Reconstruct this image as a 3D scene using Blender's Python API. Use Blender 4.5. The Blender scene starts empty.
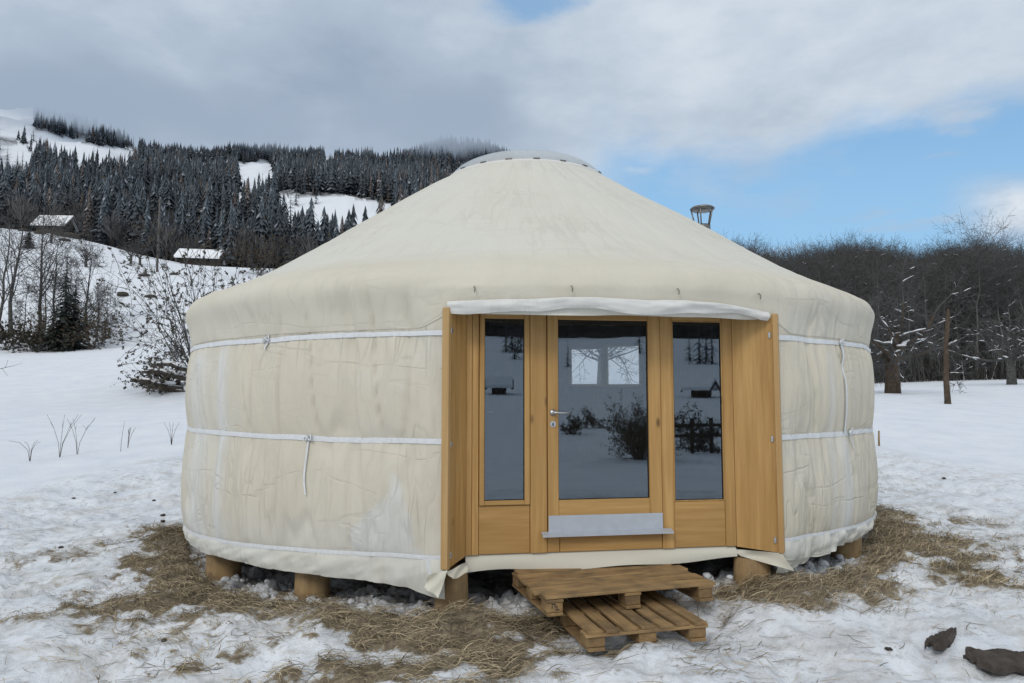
import bpy, math, random
import numpy as np
from mathutils import Vector, Matrix

PI = math.pi
R_ = math.radians
rnd = random.Random(7)
scene = bpy.context.scene
col = scene.collection

# ------------------------------------------------------------------ camera model
FPX, CAMZ, PITCH = 700.0, 1.75, R_(4.37)
def at(px, py, d):
    """world point seen at a photo position at forward distance d (metres along +Y)"""
    vx, vz = (px - 512) / FPX, (341.5 - py) / FPX
    y = math.cos(PITCH) - vz * math.sin(PITCH)
    z = math.sin(PITCH) + vz * math.cos(PITCH)
    k = d / y
    return Vector((vx * k, d, CAMZ + z * k))

# ------------------------------------------------------------------ numpy noise
def _hash(ix, iy, seed):
    with np.errstate(over='ignore'):
        n = (ix.astype(np.int64) * 374761393 + iy.astype(np.int64) * 668265263 + seed * 1442695041) & 0x7fffffff
        n = ((n ^ (n >> 13)) * 1274126177) & 0x7fffffff
        n = n ^ (n >> 16)
    return (n & 0xffff) / 65535.0
def vnoise(x, y, seed=0):
    x = np.asarray(x, float); y = np.asarray(y, float)
    ix, iy = np.floor(x), np.floor(y)
    fx, fy = x - ix, y - iy
    fx = fx * fx * fx * (fx * (fx * 6 - 15) + 10); fy = fy * fy * fy * (fy * (fy * 6 - 15) + 10)
    a = _hash(ix, iy, seed); b = _hash(ix + 1, iy, seed)
    c = _hash(ix, iy + 1, seed); d = _hash(ix + 1, iy + 1, seed)
    return (a + (b - a) * fx) * (1 - fy) + (c + (d - c) * fx) * fy
def fbm(x, y, oct=4, seed=0, gain=.5):
    s, a, t = 0., 1., 0.
    x = np.asarray(x, float); y = np.asarray(y, float)
    for i in range(oct):
        s = s + a * vnoise(x * 2 ** i + 17.3 * i, y * 2 ** i - 9.1 * i, seed + i); t += a; a *= gain
    return s / t          # 0..1
def sstep(a, b, x):
    t = np.clip((np.asarray(x, float) - a) / (b - a), 0, 1)
    return t * t * (3 - 2 * t)

# ------------------------------------------------------------------ mesh builder
class MB:
    def __init__(s): s.v, s.f, s.m, s.n = [], [], [], 0
    def add(s, verts, faces, mi=0):
        b = s.n
        s.v.extend([tuple(p) for p in verts]); s.n += len(verts)
        for f in faces:
            s.f.append(tuple(i + b for i in f)); s.m.append(mi)
        return b
    def box(s, c, size, rot=None, mi=0, bev=0.0):
        hx, hy, hz = size[0] / 2, size[1] / 2, size[2] / 2
        b = min(bev, hx * .45, hy * .45, hz * .45)
        pts, fcs = [], []
        if b <= 0:
            pts = [Vector((x, y, z)) for x in (-hx, hx) for y in (-hy, hy) for z in (-hz, hz)]
            fcs = [(0, 1, 3, 2), (4, 6, 7, 5), (0, 4, 5, 1), (2, 3, 7, 6), (0, 2, 6, 4), (1, 5, 7, 3)]
        else:
            # chamfered box: 24 vertices
            idx = {}
            for sx in (-1, 1):
                for sy in (-1, 1):
                    for sz in (-1, 1):
                        idx[(sx, sy, sz, 0)] = len(pts); pts.append(Vector((sx * hx, sy * (hy - b), sz * (hz - b))))
                        idx[(sx, sy, sz, 1)] = len(pts); pts.append(Vector((sx * (hx - b), sy * hy, sz * (hz - b))))
                        idx[(sx, sy, sz, 2)] = len(pts); pts.append(Vector((sx * (hx - b), sy * (hy - b), sz * hz)))
            q = [(-1, -1), (1, -1), (1, 1), (-1, 1)]
            for sg in (-1, 1):
                o = q if sg > 0 else q[::-1]
                fcs.append(tuple(idx[(sg, a, c_, 0)] for a, c_ in o))
                fcs.append(tuple(idx[(c_, sg, a, 1)] for a, c_ in o))
                fcs.append(tuple(idx[(a, c_, sg, 2)] for a, c_ in o))
            for s1 in (-1, 1):
                for s2 in (-1, 1):
                    fcs.append((idx[(s1, s2, -1, 0)], idx[(s1, s2, -1, 1)], idx[(s1, s2, 1, 1)], idx[(s1, s2, 1, 0)]))
                    fcs.append((idx[(s1, -1, s2, 0)], idx[(s1, 1, s2, 0)], idx[(s1, 1, s2, 2)], idx[(s1, -1, s2, 2)]))
                    fcs.append((idx[(-1, s1, s2, 1)], idx[(1, s1, s2, 1)], idx[(1, s1, s2, 2)], idx[(-1, s1, s2, 2)]))
                    for s3 in (-1, 1):
                        fcs.append((idx[(s1, s2, s3, 0)], idx[(s1, s2, s3, 1)], idx[(s1, s2, s3, 2)]))
            # consistent outward winding
            out = []
            for f in fcs:
                p = [pts[i] for i in f]; n = (p[1] - p[0]).cross(p[2] - p[0]); m = sum(p, Vector()) / len(p)
                out.append(f if n.dot(m) > 0 else f[::-1])
            fcs = out
        c = Vector(c)
        s.add([(rot @ p if rot else p) + c for p in pts], fcs, mi)
    def tube(s, pts, rad, n=6, mi=0, cap=True):
        pts = [Vector(p) for p in pts]
        if not hasattr(rad, '__len__'): rad = [rad] * len(pts)
        vs, fs = [], []
        up = None
        for i, p in enumerate(pts):
            t = (pts[min(i + 1, len(pts) - 1)] - pts[max(i - 1, 0)])
            if t.length < 1e-9: t = Vector((0, 0, 1))
            t.normalize()
            if up is None: up = Vector((1, 0, 0)) if abs(t.x) < .9 else Vector((0, 1, 0))
            a = (up - t * up.dot(t))
            if a.length < 1e-6: a = t.orthogonal()
            a.normalize(); up = a; b = t.cross(a)
            for k in range(n):
                w = 2 * PI * k / n
                vs.append(p + (a * math.cos(w) + b * math.sin(w)) * rad[i])
        for i in range(len(pts) - 1):
            for k in range(n):
                fs.append((i * n + k, i * n + (k + 1) % n, (i + 1) * n + (k + 1) % n, (i + 1) * n + k))
        if cap and n > 2:
            fs.append(tuple(range(n))[::-1]); fs.append(tuple((len(pts) - 1) * n + k for k in range(n)))
        s.add(vs, fs, mi)
    def grid(s, P, mi=0, closed=False):
        """P[i][j] points"""
        nj = len(P[0]); vs = [p for r in P for p in r]; fs = []
        for i in range(len(P) - 1):
            for j in range(nj - 1):
                fs.append((i * nj + j, i * nj + j + 1, (i + 1) * nj + j + 1, (i + 1) * nj + j))
        s.add(vs, fs, mi)
    def mesh(s, name, mats, smooth=True):
        me = bpy.data.meshes.new(name)
        me.from_pydata(s.v, [], s.f)
        for m in (mats if isinstance(mats, (list, tuple)) else [mats]): me.materials.append(m)
        me.polygons.foreach_set('material_index', s.m)
        me.polygons.foreach_set('use_smooth', [smooth] * len(s.f))
        me.update()
        return me
    def obj(s, name, mats, parent=None, smooth=True, **k):
        return link(name, s.mesh(name, mats, smooth), parent, **k)

def link(name, me, parent=None, loc=(0, 0, 0), rotz=0., **tags):
    o = bpy.data.objects.new(name, me); col.objects.link(o)
    o.location = loc; o.rotation_euler = (0, 0, rotz)
    if parent is not None: o.parent = parent
    for k, v in tags.items():
        if v: o[{'cat': 'category'}.get(k, k)] = v
    return o
def np_obj(name, V, F, mats, smooth=False, mi=None, attrs=None, uv=None, parent=None, **tags):
    """fast mesh from numpy arrays; F is (n,3) or (n,4)"""
    me = bpy.data.meshes.new(name)
    V = np.asarray(V, np.float32); F = np.asarray(F, np.int32); k = F.shape[1]
    me.vertices.add(len(V)); me.vertices.foreach_set('co', V.ravel())
    me.loops.add(F.size); me.loops.foreach_set('vertex_index', F.ravel())
    me.polygons.add(len(F))
    me.polygons.foreach_set('loop_start', np.arange(0, F.size, k, dtype=np.int32))
    me.polygons.foreach_set('loop_total', np.full(len(F), k, np.int32))
    for m in (mats if isinstance(mats, (list, tuple)) else [mats]): me.materials.append(m)
    me.polygons.foreach_set('use_smooth', np.full(len(F), smooth, bool))
    if mi is not None: me.polygons.foreach_set('material_index', np.asarray(mi, np.int32))
    me.update(calc_edges=True)
    for an, (tp, dat) in (attrs or {}).items():
        a = me.attributes.new(an, tp, 'POINT')
        if tp == 'FLOAT': a.data.foreach_set('value', np.asarray(dat, np.float32).ravel())
        else: a.data.foreach_set('color', np.asarray(dat, np.float32).ravel())
    if uv is not None:
        l = me.uv_layers.new(name='UVMap'); l.data.foreach_set('uv', np.asarray(uv, np.float32)[F.ravel()].ravel())
    return link(name, me, parent, **tags)
def empty(name, loc=(0, 0, 0), rotz=0., **tags):
    o = bpy.data.objects.new(name, None); col.objects.link(o)
    o.location = loc; o.rotation_euler = (0, 0, rotz); o.empty_display_size = .2
    for k, v in tags.items():
        if v: o[{'cat': 'category'}.get(k, k)] = v
    return o
def copy_thing(src, loc, rotz=0., scale=1., label=None, group=None):
    c = src.copy(); col.objects.link(c); c.location = loc; c.rotation_euler = (0, 0, rotz); c.scale = (scale,) * 3
    if label: c['label'] = label
    if group: c['group'] = group
    for ch in src.children:
        d = ch.copy(); col.objects.link(d); d.parent = c
        for g in ch.children:
            e = g.copy(); col.objects.link(e); e.parent = d
    return c

# ------------------------------------------------------------------ materials
class NT:
    def __init__(s, name):
        s.mat = bpy.data.materials.new(name); s.mat.use_nodes = True
        s.t = s.mat.node_tree; s.t.nodes.clear()
        s.out = s.t.nodes.new('ShaderNodeOutputMaterial')
    def n(s, typ, **k):
        nd = s.t.nodes.new('ShaderNode' + typ)
        for a, v in k.items():
            if a.startswith('i_'):
                key = a[2:]
                key = int(key) if key.isdigit() else key.replace('_', ' ')
                s.set(nd.inputs[key], v)
            else: setattr(nd, a, v)
        return nd
    def set(s, sock, v):
        if isinstance(v, bpy.types.NodeSocket): s.t.links.new(v, sock)
        elif isinstance(v, bpy.types.Node): s.t.links.new(v.outputs[0], sock)
        else:
            if hasattr(sock.default_value, '__len__') and hasattr(v, '__len__') and len(v) == 3 and len(sock.default_value) == 4: v = (*v, 1)
            sock.default_value = v
    def math(s, op, a, b=0., c=0., clamp=False):
        nd = s.n('Math', operation=op, use_clamp=clamp); s.set(nd.inputs[0], a); s.set(nd.inputs[1], b); s.set(nd.inputs[2], c)
        return nd.outputs[0]
    def mix(s, f, a, b, blend='MIX'):
        nd = s.n('Mix', data_type='RGBA', blend_type=blend, clamp_factor=True)
        s.set(nd.inputs[0], f); s.set(nd.inputs[6], a); s.set(nd.inputs[7], b)
        return nd.outputs[2]
    def ramp(s, f, *stops):
        nd = s.n('ValToRGB'); s.set(nd.inputs[0], f); el = nd.color_ramp.elements
        while len(el) < len(stops): el.new(.5)
        for e, (p, c) in zip(el, stops):
            e.position = p; e.color = (*c, 1) if hasattr(c, '__len__') else (c, c, c, 1)
        return nd.outputs[0]
    def noise(s, vec, scale, detail=4., rough=.55, out=0):
        nd = s.n('TexNoise'); s.set(nd.inputs['Vector'], vec)
        nd.inputs['Scale'].default_value = scale; nd.inputs['Detail'].default_value = detail; nd.inputs['Roughness'].default_value = rough
        return nd.outputs[out]
    def mapping(s, vec, scale=(1, 1, 1), loc=(0, 0, 0)):
        nd = s.n('Mapping'); s.set(nd.inputs[0], vec); nd.inputs['Scale'].default_value = scale; nd.inputs['Location'].default_value = loc
        return nd.outputs[0]
    def coord(s, w='Object'): return s.n('TexCoord').outputs[w]
    def pos(s): return s.n('NewGeometry').outputs['Position']
    def attr(s, name, out='Fac'): return s.n('Attribute', attribute_name=name).outputs[out]
    def bump(s, h, strength=.3, dist=.02):
        nd = s.n('Bump'); s.set(nd.inputs['Height'], h); nd.inputs['Strength'].default_value = strength; nd.inputs['Distance'].default_value = dist
        return nd.outputs[0]
    def bsdf(s, colr, rough=.8, normal=None, spec=.3, metal=0., **k):
        b = s.n('BsdfPrincipled'); s.set(b.inputs['Base Color'], colr); s.set(b.inputs['Roughness'], rough)
        b.inputs['Specular IOR Level'].default_value = spec; b.inputs['Metallic'].default_value = metal
        if normal is not None: s.set(b.inputs['Normal'], normal)
        for a, v in k.items(): s.set(b.inputs[a.replace('_', ' ')], v)
        return b
    def done(s, sh): s.t.links.new(sh if isinstance(sh, bpy.types.NodeSocket) else sh.outputs[0], s.out.inputs[0]); return s.mat

def simple(name, c, rough=.8, var=.25, scale=8., spec=.3, metal=0., bump=.2, bd=.01):
    t = NT(name); co = t.coord()
    nz = t.noise(co, scale, 5.)
    cc = t.ramp(nz, (.25, tuple(x * (1 - var) for x in c)), (.75, tuple(min(1, x * (1 + var)) for x in c)))
    return t.done(t.bsdf(cc, rough, t.bump(nz, bump, bd), spec, metal))

def wood(name, axis, light, dark, rough=.5, knots=True, spec=.35, grey=0.):
    t = NT(name); rn = t.n('ObjectInfo').outputs['Random']
    of = t.n('CombineXYZ'); t.set(of.inputs[0], t.math('MULTIPLY', rn, 37.)); t.set(of.inputs[1], t.math('MULTIPLY', rn, 91.)); t.set(of.inputs[2], t.math('MULTIPLY', rn, 53.))
    va = t.n('VectorMath', operation='ADD'); t.set(va.inputs[0], t.coord()); t.set(va.inputs[1], of); co = va.outputs[0]
    sc = [26., 26., 26.]; sc[axis] = 1.3
    sh = [0, 0, 0]
    g = t.noise(t.mapping(co, tuple(sc)), 1., 6., .6)
    sc2 = [7., 7., 7.]; sc2[axis] = .5
    g2 = t.noise(t.mapping(co, tuple(sc2), (3.1, 1.7, .4)), 1., 3.)
    f = t.math('ADD', t.math('MULTIPLY', g, .55), t.math('MULTIPLY', g2, .45))
    c = t.ramp(f, (.36, dark), (.52, tuple((a + b) / 2 for a, b in zip(light, dark))), (.64, light))
    # plank-to-plank variation
    if knots:
        sk = [5., 5., 5.]; sk[axis] = 2.2
        v = t.n('TexVoronoi'); t.set(v.inputs['Vector'], t.mapping(co, tuple(sk), (.37, .61, .2))); v.inputs['Scale'].default_value = 1.
        k = t.ramp(v.outputs['Distance'], (.05, 1.), (.12, 0.))
        kn = t.math('MULTIPLY', k, t.math('GREATER_THAN', t.n('SeparateColor', i_0=v.outputs['Color']).outputs[0], .42))
        c = t.mix(t.math('MULTIPLY', kn, .8), c, tuple(x * .22 for x in dark))
    big = t.noise(co, 1.7, 3.)
    c = t.mix(t.ramp(big, (.35, .0), (.7, .35)), c, tuple(x * .72 for x in light))
    c = t.mix(t.math('MULTIPLY', rn, .30), c, tuple(x * .62 for x in light))
    if grey:
        c = t.mix(t.ramp(t.noise(co, 5., 5.), (.4, 0.), (.65, grey)), c, (.075, .06, .045))
    return t.done(t.bsdf(c, rough, t.bump(f, .15, .004), spec))

M = {}
M['pine_v'] = wood('pine_upright', 2, (.60, .37, .14), (.36, .19, .056))
M['pine_h'] = wood('pine_level', 0, (.60, .37, .14), (.36, .19, .056))
M['pine_edge'] = wood('pine_edge', 2, (.58, .39, .18), (.44, .26, .10))
M['log'] = wood('peeled_log', 2, (.48, .34, .18), (.32, .205, .10), .75, True, .2, .45)
M['pallet'] = wood('pallet_board', 0, (.47, .315, .155), (.27, .165, .075), .85, True, .15, .55)
M['pallet_y'] = wood('pallet_slat', 1, (.43, .285, .14), (.21, .13, .06), .85, True, .15, .6)
M['floorwood'] = wood('floor_boards', 0, (.25, .16, .08), (.16, .09, .04), .7)
M['metal'] = simple('brushed_steel', (.55, .56, .57), .35, .1, 40., .5, .9, .05)
M['flue'] = simple('flue_steel', (.20, .195, .19), .4, .35, 12., .5, .8, .1)
M['alu'] = simple('aluminium_plate', (.50, .54, .60), .45, .06, 14., .5, .35, .05)
M['darkmetal'] = simple('dark_fitting', (.05, .05, .05), .5, .2, 30.)
M['rubber'] = simple('black_seal', (.015, .015, .017), .6, .2, 30.)
M['rope'] = simple('grey_cord', (.24, .22, .19), .9, .3, 60.)
M['strap'] = simple('white_webbing', (.68, .70, .72), .75, .10, 30., .2, 0, .2, .004)
M['wood_bark'] = simple('pale_grey_bark', (.15, .145, .138), .95, .5, 9., .1, 0, .5, .03)
M['bark'] = simple('grey_bark', (.092, .088, .084), .95, .5, 9., .1, 0, .5, .03)
M['bark_warm'] = simple('brown_bark', (.082, .062, .046), .95, .5, 6., .1, 0, .5, .03)
M['twig'] = simple('brown_twigs', (.086, .084, .082), .95, .35, 1.2, .1, 0, 0)
M['snowcap'] = simple('snow_cover', (.80, .82, .85), .6, .05, 6., .3, 0, .3, .02)
M['dirtysnow'] = simple('dirty_snow', (.68, .70, .73), .7, .22, 5., .2, 0, .5, .02)
M['deadwood'] = simple('wet_dark_wood', (.066, .056, .049), .8, .5, 14., .2, 0, .6, .02)
M['clod'] = simple('dark_clod', (.075, .065, .055), .95, .5, 20., .1, 0, .6, .02)
M['chalet_wood'] = simple('weathered_timber', (.060, .048, .040), .9, .4, 3., .1, 0, .2, .03)
M['pole'] = simple('grey_pole', (.12, .11, .105), .9, .3, 3., .1)

def canvas(name, base, grey, wr=.5, dark_inside=False):
    t = NT(name); uv = t.coord('UV'); co = t.coord()
    tint = t.attr('tint')
    big = t.noise(co, .9, 4.)
    c = t.mix(t.ramp(big, (.35, 0.), (.7, .55)), base, tuple(x * k for x, k in zip(base, (.90, .885, .85))))
    c = t.mix(tint, c, grey)
    ver = t.noise(t.mapping(uv, (5., .7, 1)), 1., 4.)
    c = t.mix(t.ramp(ver, (.55, 0.), (.8, .30)), c, tuple(x * .84 for x in base))
    stain = t.noise(t.mapping(uv, (2.3, 1.1, 1), (4.2, 1., 0)), 1., 6., .65)
    c = t.mix(t.ramp(stain, (.60, 0.), (.74, .20)), c, (.52, .45, .30))
    fine = t.noise(t.mapping(uv, (18., 5., 1)), 1., 5.)
    cre = t.noise(t.mapping(uv, (7., 1.3, 1)), 1., 3.)
    ridg = t.math('ABSOLUTE', t.math('SUBTRACT', cre, .5))
    def crease(sc, rot, lo):
        mp = t.n('Mapping'); t.set(mp.inputs[0], uv); mp.inputs['Scale'].default_value = sc; mp.inputs['Rotation'].default_value = (0, 0, rot)
        nz = t.noise(mp.outputs[0], 1., 3., .5)
        return t.ramp(t.math('ABSOLUTE', t.math('SUBTRACT', nz, .5)), (0., 1.), (lo, 0.))
    k1 = crease((1.5, .35, 1), .10, .018); k2 = crease((.5, 2.2, 1), .25, .014); k3 = crease((3.6, .5, 1), -.25, .022)
    k4 = crease((2.5, .6, 1), .7, .016)
    msk = t.ramp(t.noise(t.mapping(uv, (.7, .8, 1), (7, 3, 0)), 1., 3.), (.42, .15), (.62, 1.))
    kk = t.math('MULTIPLY', t.math('MAXIMUM', t.math('MAXIMUM', k1, k2), t.math('MAXIMUM', k3, k4)), msk)
    c = t.mix(t.math('MULTIPLY', kk, .22), c, tuple(x * .62 for x in base))  # fold shade painted into the colour along the creases
    film = t.noise(t.mapping(uv, (.8, 1.3, 1), (1.7, 9.2, 0)), 1., 5., .6)
    c = t.mix(t.ramp(film, (.5, 0.), (.64, .22)), c, grey)
    h = t.math('ADD', t.math('ADD', t.math('MULTIPLY', fine, .35), t.math('MULTIPLY', ridg, -1.6)), t.math('MULTIPLY', kk, -.35))
    c = t.mix(t.n('NewGeometry').outputs['Backfacing'], c, (.13, .11, .09)) if dark_inside else c  # inner face painted dark, standing in for the dim interior
    b = t.bsdf(c, .85, t.bump(h, wr, .018), .15)
    tr = t.n('BsdfTranslucent'); t.set(tr.inputs[0], c)
    mx = t.n('MixShader'); mx.inputs[0].default_value = .04
    t.t.links.new(b.outputs[0], mx.inputs[1]); t.t.links.new(tr.outputs[0], mx.inputs[2])
    return t.done(mx.outputs[0])
M['canvas'] = canvas('cream_canvas', (.66, .615, .515), (.68, .685, .66), .9, True)
M['roofcanvas'] = canvas('roof_canvas', (.655, .62, .53), (.65, .65, .60), .5, True)
M['hem'] = canvas('hem_canvas', (.72, .70, .61), (.73, .735, .70), .7)
M['valance'] = canvas('white_hem', (.74, .735, .70), (.77, .775, .76), .3)

def glass():
    t = NT('window_glass')
    tr = t.n('BsdfTransparent'); t.set(tr.inputs[0], (.86, .89, .91))
    gl = t.n('BsdfGlossy'); t.set(gl.inputs[0], (.82, .90, 1.0)); t.set(gl.inputs[0], (.74, .88, 1.0)); gl.inputs['Roughness'].default_value = .012
    fr = t.n('Fresnel'); fr.inputs[0].default_value = 1.45
    f = t.math('ADD', t.math('MULTIPLY', fr.outputs[0], 1.5), .145, clamp=True)
    mx = t.n('MixShader'); t.set(mx.inputs[0], f)
    t.t.links.new(tr.outputs[0], mx.inputs[1]); t.t.links.new(gl.outputs[0], mx.inputs[2])
    return t.done(mx.outputs[0])
M['glass'] = glass()
def acrylic():
    t = NT('cloudy_acrylic')
    d = t.bsdf((.62, .66, .69), .25, None, .5)
    tr = t.n('BsdfTransparent'); t.set(tr.inputs[0], (.8, .84, .86))
    mx = t.n('MixShader'); mx.inputs[0].default_value = .35
    t.t.links.new(d.outputs[0], mx.inputs[1]); t.t.links.new(tr.outputs[0], mx.inputs[2])
    return t.done(mx.outputs[0])
M['acrylic'] = acrylic()
def volume(name, sigma, colr):
    t = NT(name)
    a = t.n('VolumeAbsorption'); a.inputs[0].default_value = (0, 0, 0, 1); a.inputs[1].default_value = sigma
    e = t.n('Emission'); e.inputs[0].default_value = (*colr, 1); e.inputs[1].default_value = sigma  # self-glow stands in for daylight scattered by the smoke
    s = t.n('AddShader'); t.t.links.new(a.outputs[0], s.inputs[0]); t.t.links.new(e.outputs[0], s.inputs[1])
    t.t.links.new(s.outputs[0], t.out.inputs['Volume'])
    return t.mat
def leafmat(name, a, b, rough=.7):
    t = NT(name); co = t.coord()
    c = t.ramp(t.noise(co, 3.5, 3.), (.35, a), (.65, b))
    return t.done(t.bsdf(c, rough, None, .2))
M['leaf_dark'] = leafmat('dull_leaves', (.030, .030, .026), (.085, .075, .05))
M['leaf_brown'] = leafmat('withered_leaves', (.060, .046, .034), (.11, .085, .058))
M['needle'] = leafmat('spruce_needles', (.020, .026, .024), (.045, .052, .046))
def vcol(name, mul=1.):
    t = NT(name); c = t.attr('Col', 'Color')
    return t.done(t.bsdf(c, .95, None, .1))
M['vcol'] = vcol('forest_tint')

# ------------------------------------------------------------------ terrain
Cx, Cy, RW = .20, 9.83, 4.295           # yurt centre and wall radius
AZ, PROF = [], []
LR = np.linspace(math.log(.5), math.log(3200.), 260)
def column(px=None, az=None, pts=()):
    """pts: (forward distance, height z) or (forward distance, 'p', photo row)"""
    if az is None: az = math.atan2(px - 512, FPX)
    ca = max(.3, math.cos(az)) if px is not None else 1.
    L, Z = [], []
    for p in pts:
        d = p[0]
        z = p[1] if len(p) == 2 else at(px, p[2], d).z
        L.append(math.log(d / ca)); Z.append(z)
    AZ.append(az); PROF.append(np.interp(LR, L, Z))
near = lambda z12: [(.6, 0.), (4., z12 * .25), (12., z12)]
MT = lambda px, r0, r1, r2, r3: [(400, 'p', r0), (800, 'p', r1), (1250, 'p', r2), (1500, 'p', r3)]
column(az=-PI, pts=[(.6, 0), (16, -.15), (30, .3), (60, 1.3), (120, 5.), (210, 16.), (300, 29), (420, 30), (3000, 20)])
column(az=-2.3, pts=[(.6, 0), (16, -.2), (30, .3), (60, 1.2), (120, 5), (210, 13), (300, 20), (420, 26), (3000, 20)])
column(az=-1.4, pts=[(.6, 0), (16, -.4), (30, 0.5), (60, 3), (120, 15), (210, 30), (400, 60), (1200, 250), (3000, 300)])
for px, f2, f6, cr, crp, m in (
        (-160, 400, 352, 130, 205, (200, 150, 118, 112)),
        (0, 402, 351, 130, 226, (228, 165, 118, 108)),
        (50, 404, 350, 125, 232, (232, 168, 124, 112)),
        (100, 404, 348, 120, 243, (236, 172, 140, 135)),
        (150, 403, 345, 112, 256, (238, 178, 163, 168)),
        (200, 402, 342, 105, 264, (238, 182, 164, 168)),
        (300, 402, 340, 105, 268, (238, 185, 161, 165)),
        (400, 402, 342, 105, 275, (240, 190, 160, 160)),
        (430, 402, 342, 105, 278, (244, 190, 146, 143)),
        (480, 402, 348, 105, 290, (252, 200, 150, 147)),
        (570, 402, 360, 105, 315, (280, 230, 195, 195))):
    column(px, None, near(-.12 if px < 400 else 0.) + [(30, 'p', f2), (60, 'p', f6), (cr, 'p', crp), (cr + 45, 'p', crp + 14)] + MT(px, *m) + [(3000, 150.)])
column(650, None, near(.05) + [(30, 'p', 400), (60, 'p', 372), (110, 'p', 322), (160, 'p', 312), (400, 'p', 320), (1200, 'p', 300), (3000, 60.)])
for px in (760, 880, 1024, 1250):
    column(px, None, near(.16) + [(28, 'p', 402 if px < 900 else 404), (36, 'p', 393), (46, 'p', 389 if px < 900 else 384), (58, 'p', 386 if px < 900 else 380), (75, 'p', 377), (140, 'p', 338), (220, 'p', 318), (500, 'p', 330), (3000, 40.)])
column(az=1.4, pts=[(.6, 0), (16, .2), (40, 1.5), (80, 3), (160, 10), (420, 20), (3000, 20)])
column(az=2.3, pts=[(.6, 0), (16, .1), (30, .4), (60, 1.3), (120, 5), (210, 15), (300, 26), (420, 30), (3000, 20)])
column(az=PI, pts=[(.6, 0), (16, -.15), (30, .3), (60, 1.3), (120, 5.), (210, 16.), (300, 29), (420, 30), (3000, 20)])
AZ = np.array(AZ); PROF = np.array(PROF)
# finer smooth resample over azimuth
_azf = np.linspace(-PI, PI, 1441)
_pf = np.array([np.interp(_azf, AZ, PROF[:, j]) for j in range(len(LR))]).T
_k = np.exp(-np.linspace(-2, 2, 17) ** 2); _k /= _k.sum()
_pp = np.concatenate([_pf[-9:-1], _pf, _pf[1:9]])
_pf = np.array([np.convolve(_pp[:, j], _k, 'valid') for j in range(len(LR))]).T
_k2 = np.exp(-np.linspace(-2, 2, 9) ** 2); _k2 /= _k2.sum()
_pf = np.array([np.convolve(np.pad(_pf[i], 4, 'edge'), _k2, 'valid') for i in range(len(_azf))])
def base_h(x, y):
    x = np.asarray(x, float); y = np.asarray(y, float)
    r = np.maximum(np.hypot(x, y), .55); az = np.arctan2(x, y)
    u = (az + PI) / (2 * PI) * (len(_azf) - 1); v = (np.log(r) - LR[0]) / (LR[1] - LR[0])
    u = np.clip(u, 0, len(_azf) - 1.001); v = np.clip(v, 0, len(LR) - 1.001)
    i = u.astype(int); j = v.astype(int); fu = u - i; fv = v - j
    return (_pf[i, j] * (1 - fu) + _pf[i + 1, j] * fu) * (1 - fv) + (_pf[i, j + 1] * (1 - fu) + _pf[i + 1, j + 1] * fu) * fv
def hay_density(x, y):
    dx, dy = x - Cx, y - Cy
    rr = np.hypot(dx, dy); phi = np.degrees(np.arctan2(dx, -dy)); q = rr - RW
    w = .34 + .10 * sstep(-25, -55, phi) + .45 * sstep(42, 65, phi) + .60 * sstep(8, -10, phi) * sstep(-52, -20, phi)
    n = fbm(x * 1.1 + 40, y * 1.1, 4, 3)
    d = np.exp(-(np.abs(q - .18) / w) ** 2.2) * (.25 + 1.3 * n)
    d = d + sstep(.46, .62, fbm(x * .9 - 7, y * 1.5 + 3, 4, 11)) * np.exp(-(np.maximum(q, 0) / 2.1) ** 2) * .75
    d = d + sstep(.50, .66, fbm(x * 1.3 + 2, y * 2.2 + 8, 4, 19)) * np.exp(-(np.maximum(q, 0) / 1.5) ** 2) * .35
    d = d + .8 * np.exp(-((x + .95) / 1.0) ** 2 - ((y - 4.6) / .40) ** 2) + .6 * np.exp(-((x - 4.7) / 1.2) ** 2 - ((y - 7.0) / 1.1) ** 2) + .45 * np.exp(-((x + 3.3) / .8) ** 2 - ((y - 6.6) / .7) ** 2)
    pat = sstep(.40, .58, .55 * fbm(x * 2.3 + 11, y * 2.9 + 5, 4, 29) + .45 * fbm(x * 7 + 3, y * 8, 3, 30))
    d = d * (1 - (1 - pat) * sstep(.0, .36, np.abs(q - .10)) * .97)
    door = np.exp(-((x - 1.3) / .8) ** 2 - ((y - 5.3) / .8) ** 2) + np.exp(-((x - 2.2) / .7) ** 2 - ((y - 4.6) / .7) ** 2)
    d = d * (1 - .75 * np.clip(door, 0, 1))
    mound = np.exp(-((x + .42) / .55) ** 2 - ((y - 5.35) / .30) ** 2) + .7 * np.exp(-((x - 2.45) / .5) ** 2 - ((y - 5.75) / .3) ** 2)
    d = d * sstep(-.45, -.02, q) + mound
    return np.clip(d, 0, 1.4)
def mound_h(x, y):
    return .16 * np.exp(-((x + .42) / .38) ** 2 - ((y - 5.38) / .22) ** 2) + .12 * np.exp(-((x - 2.45) / .4) ** 2 - ((y - 5.8) / .25) ** 2)
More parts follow.
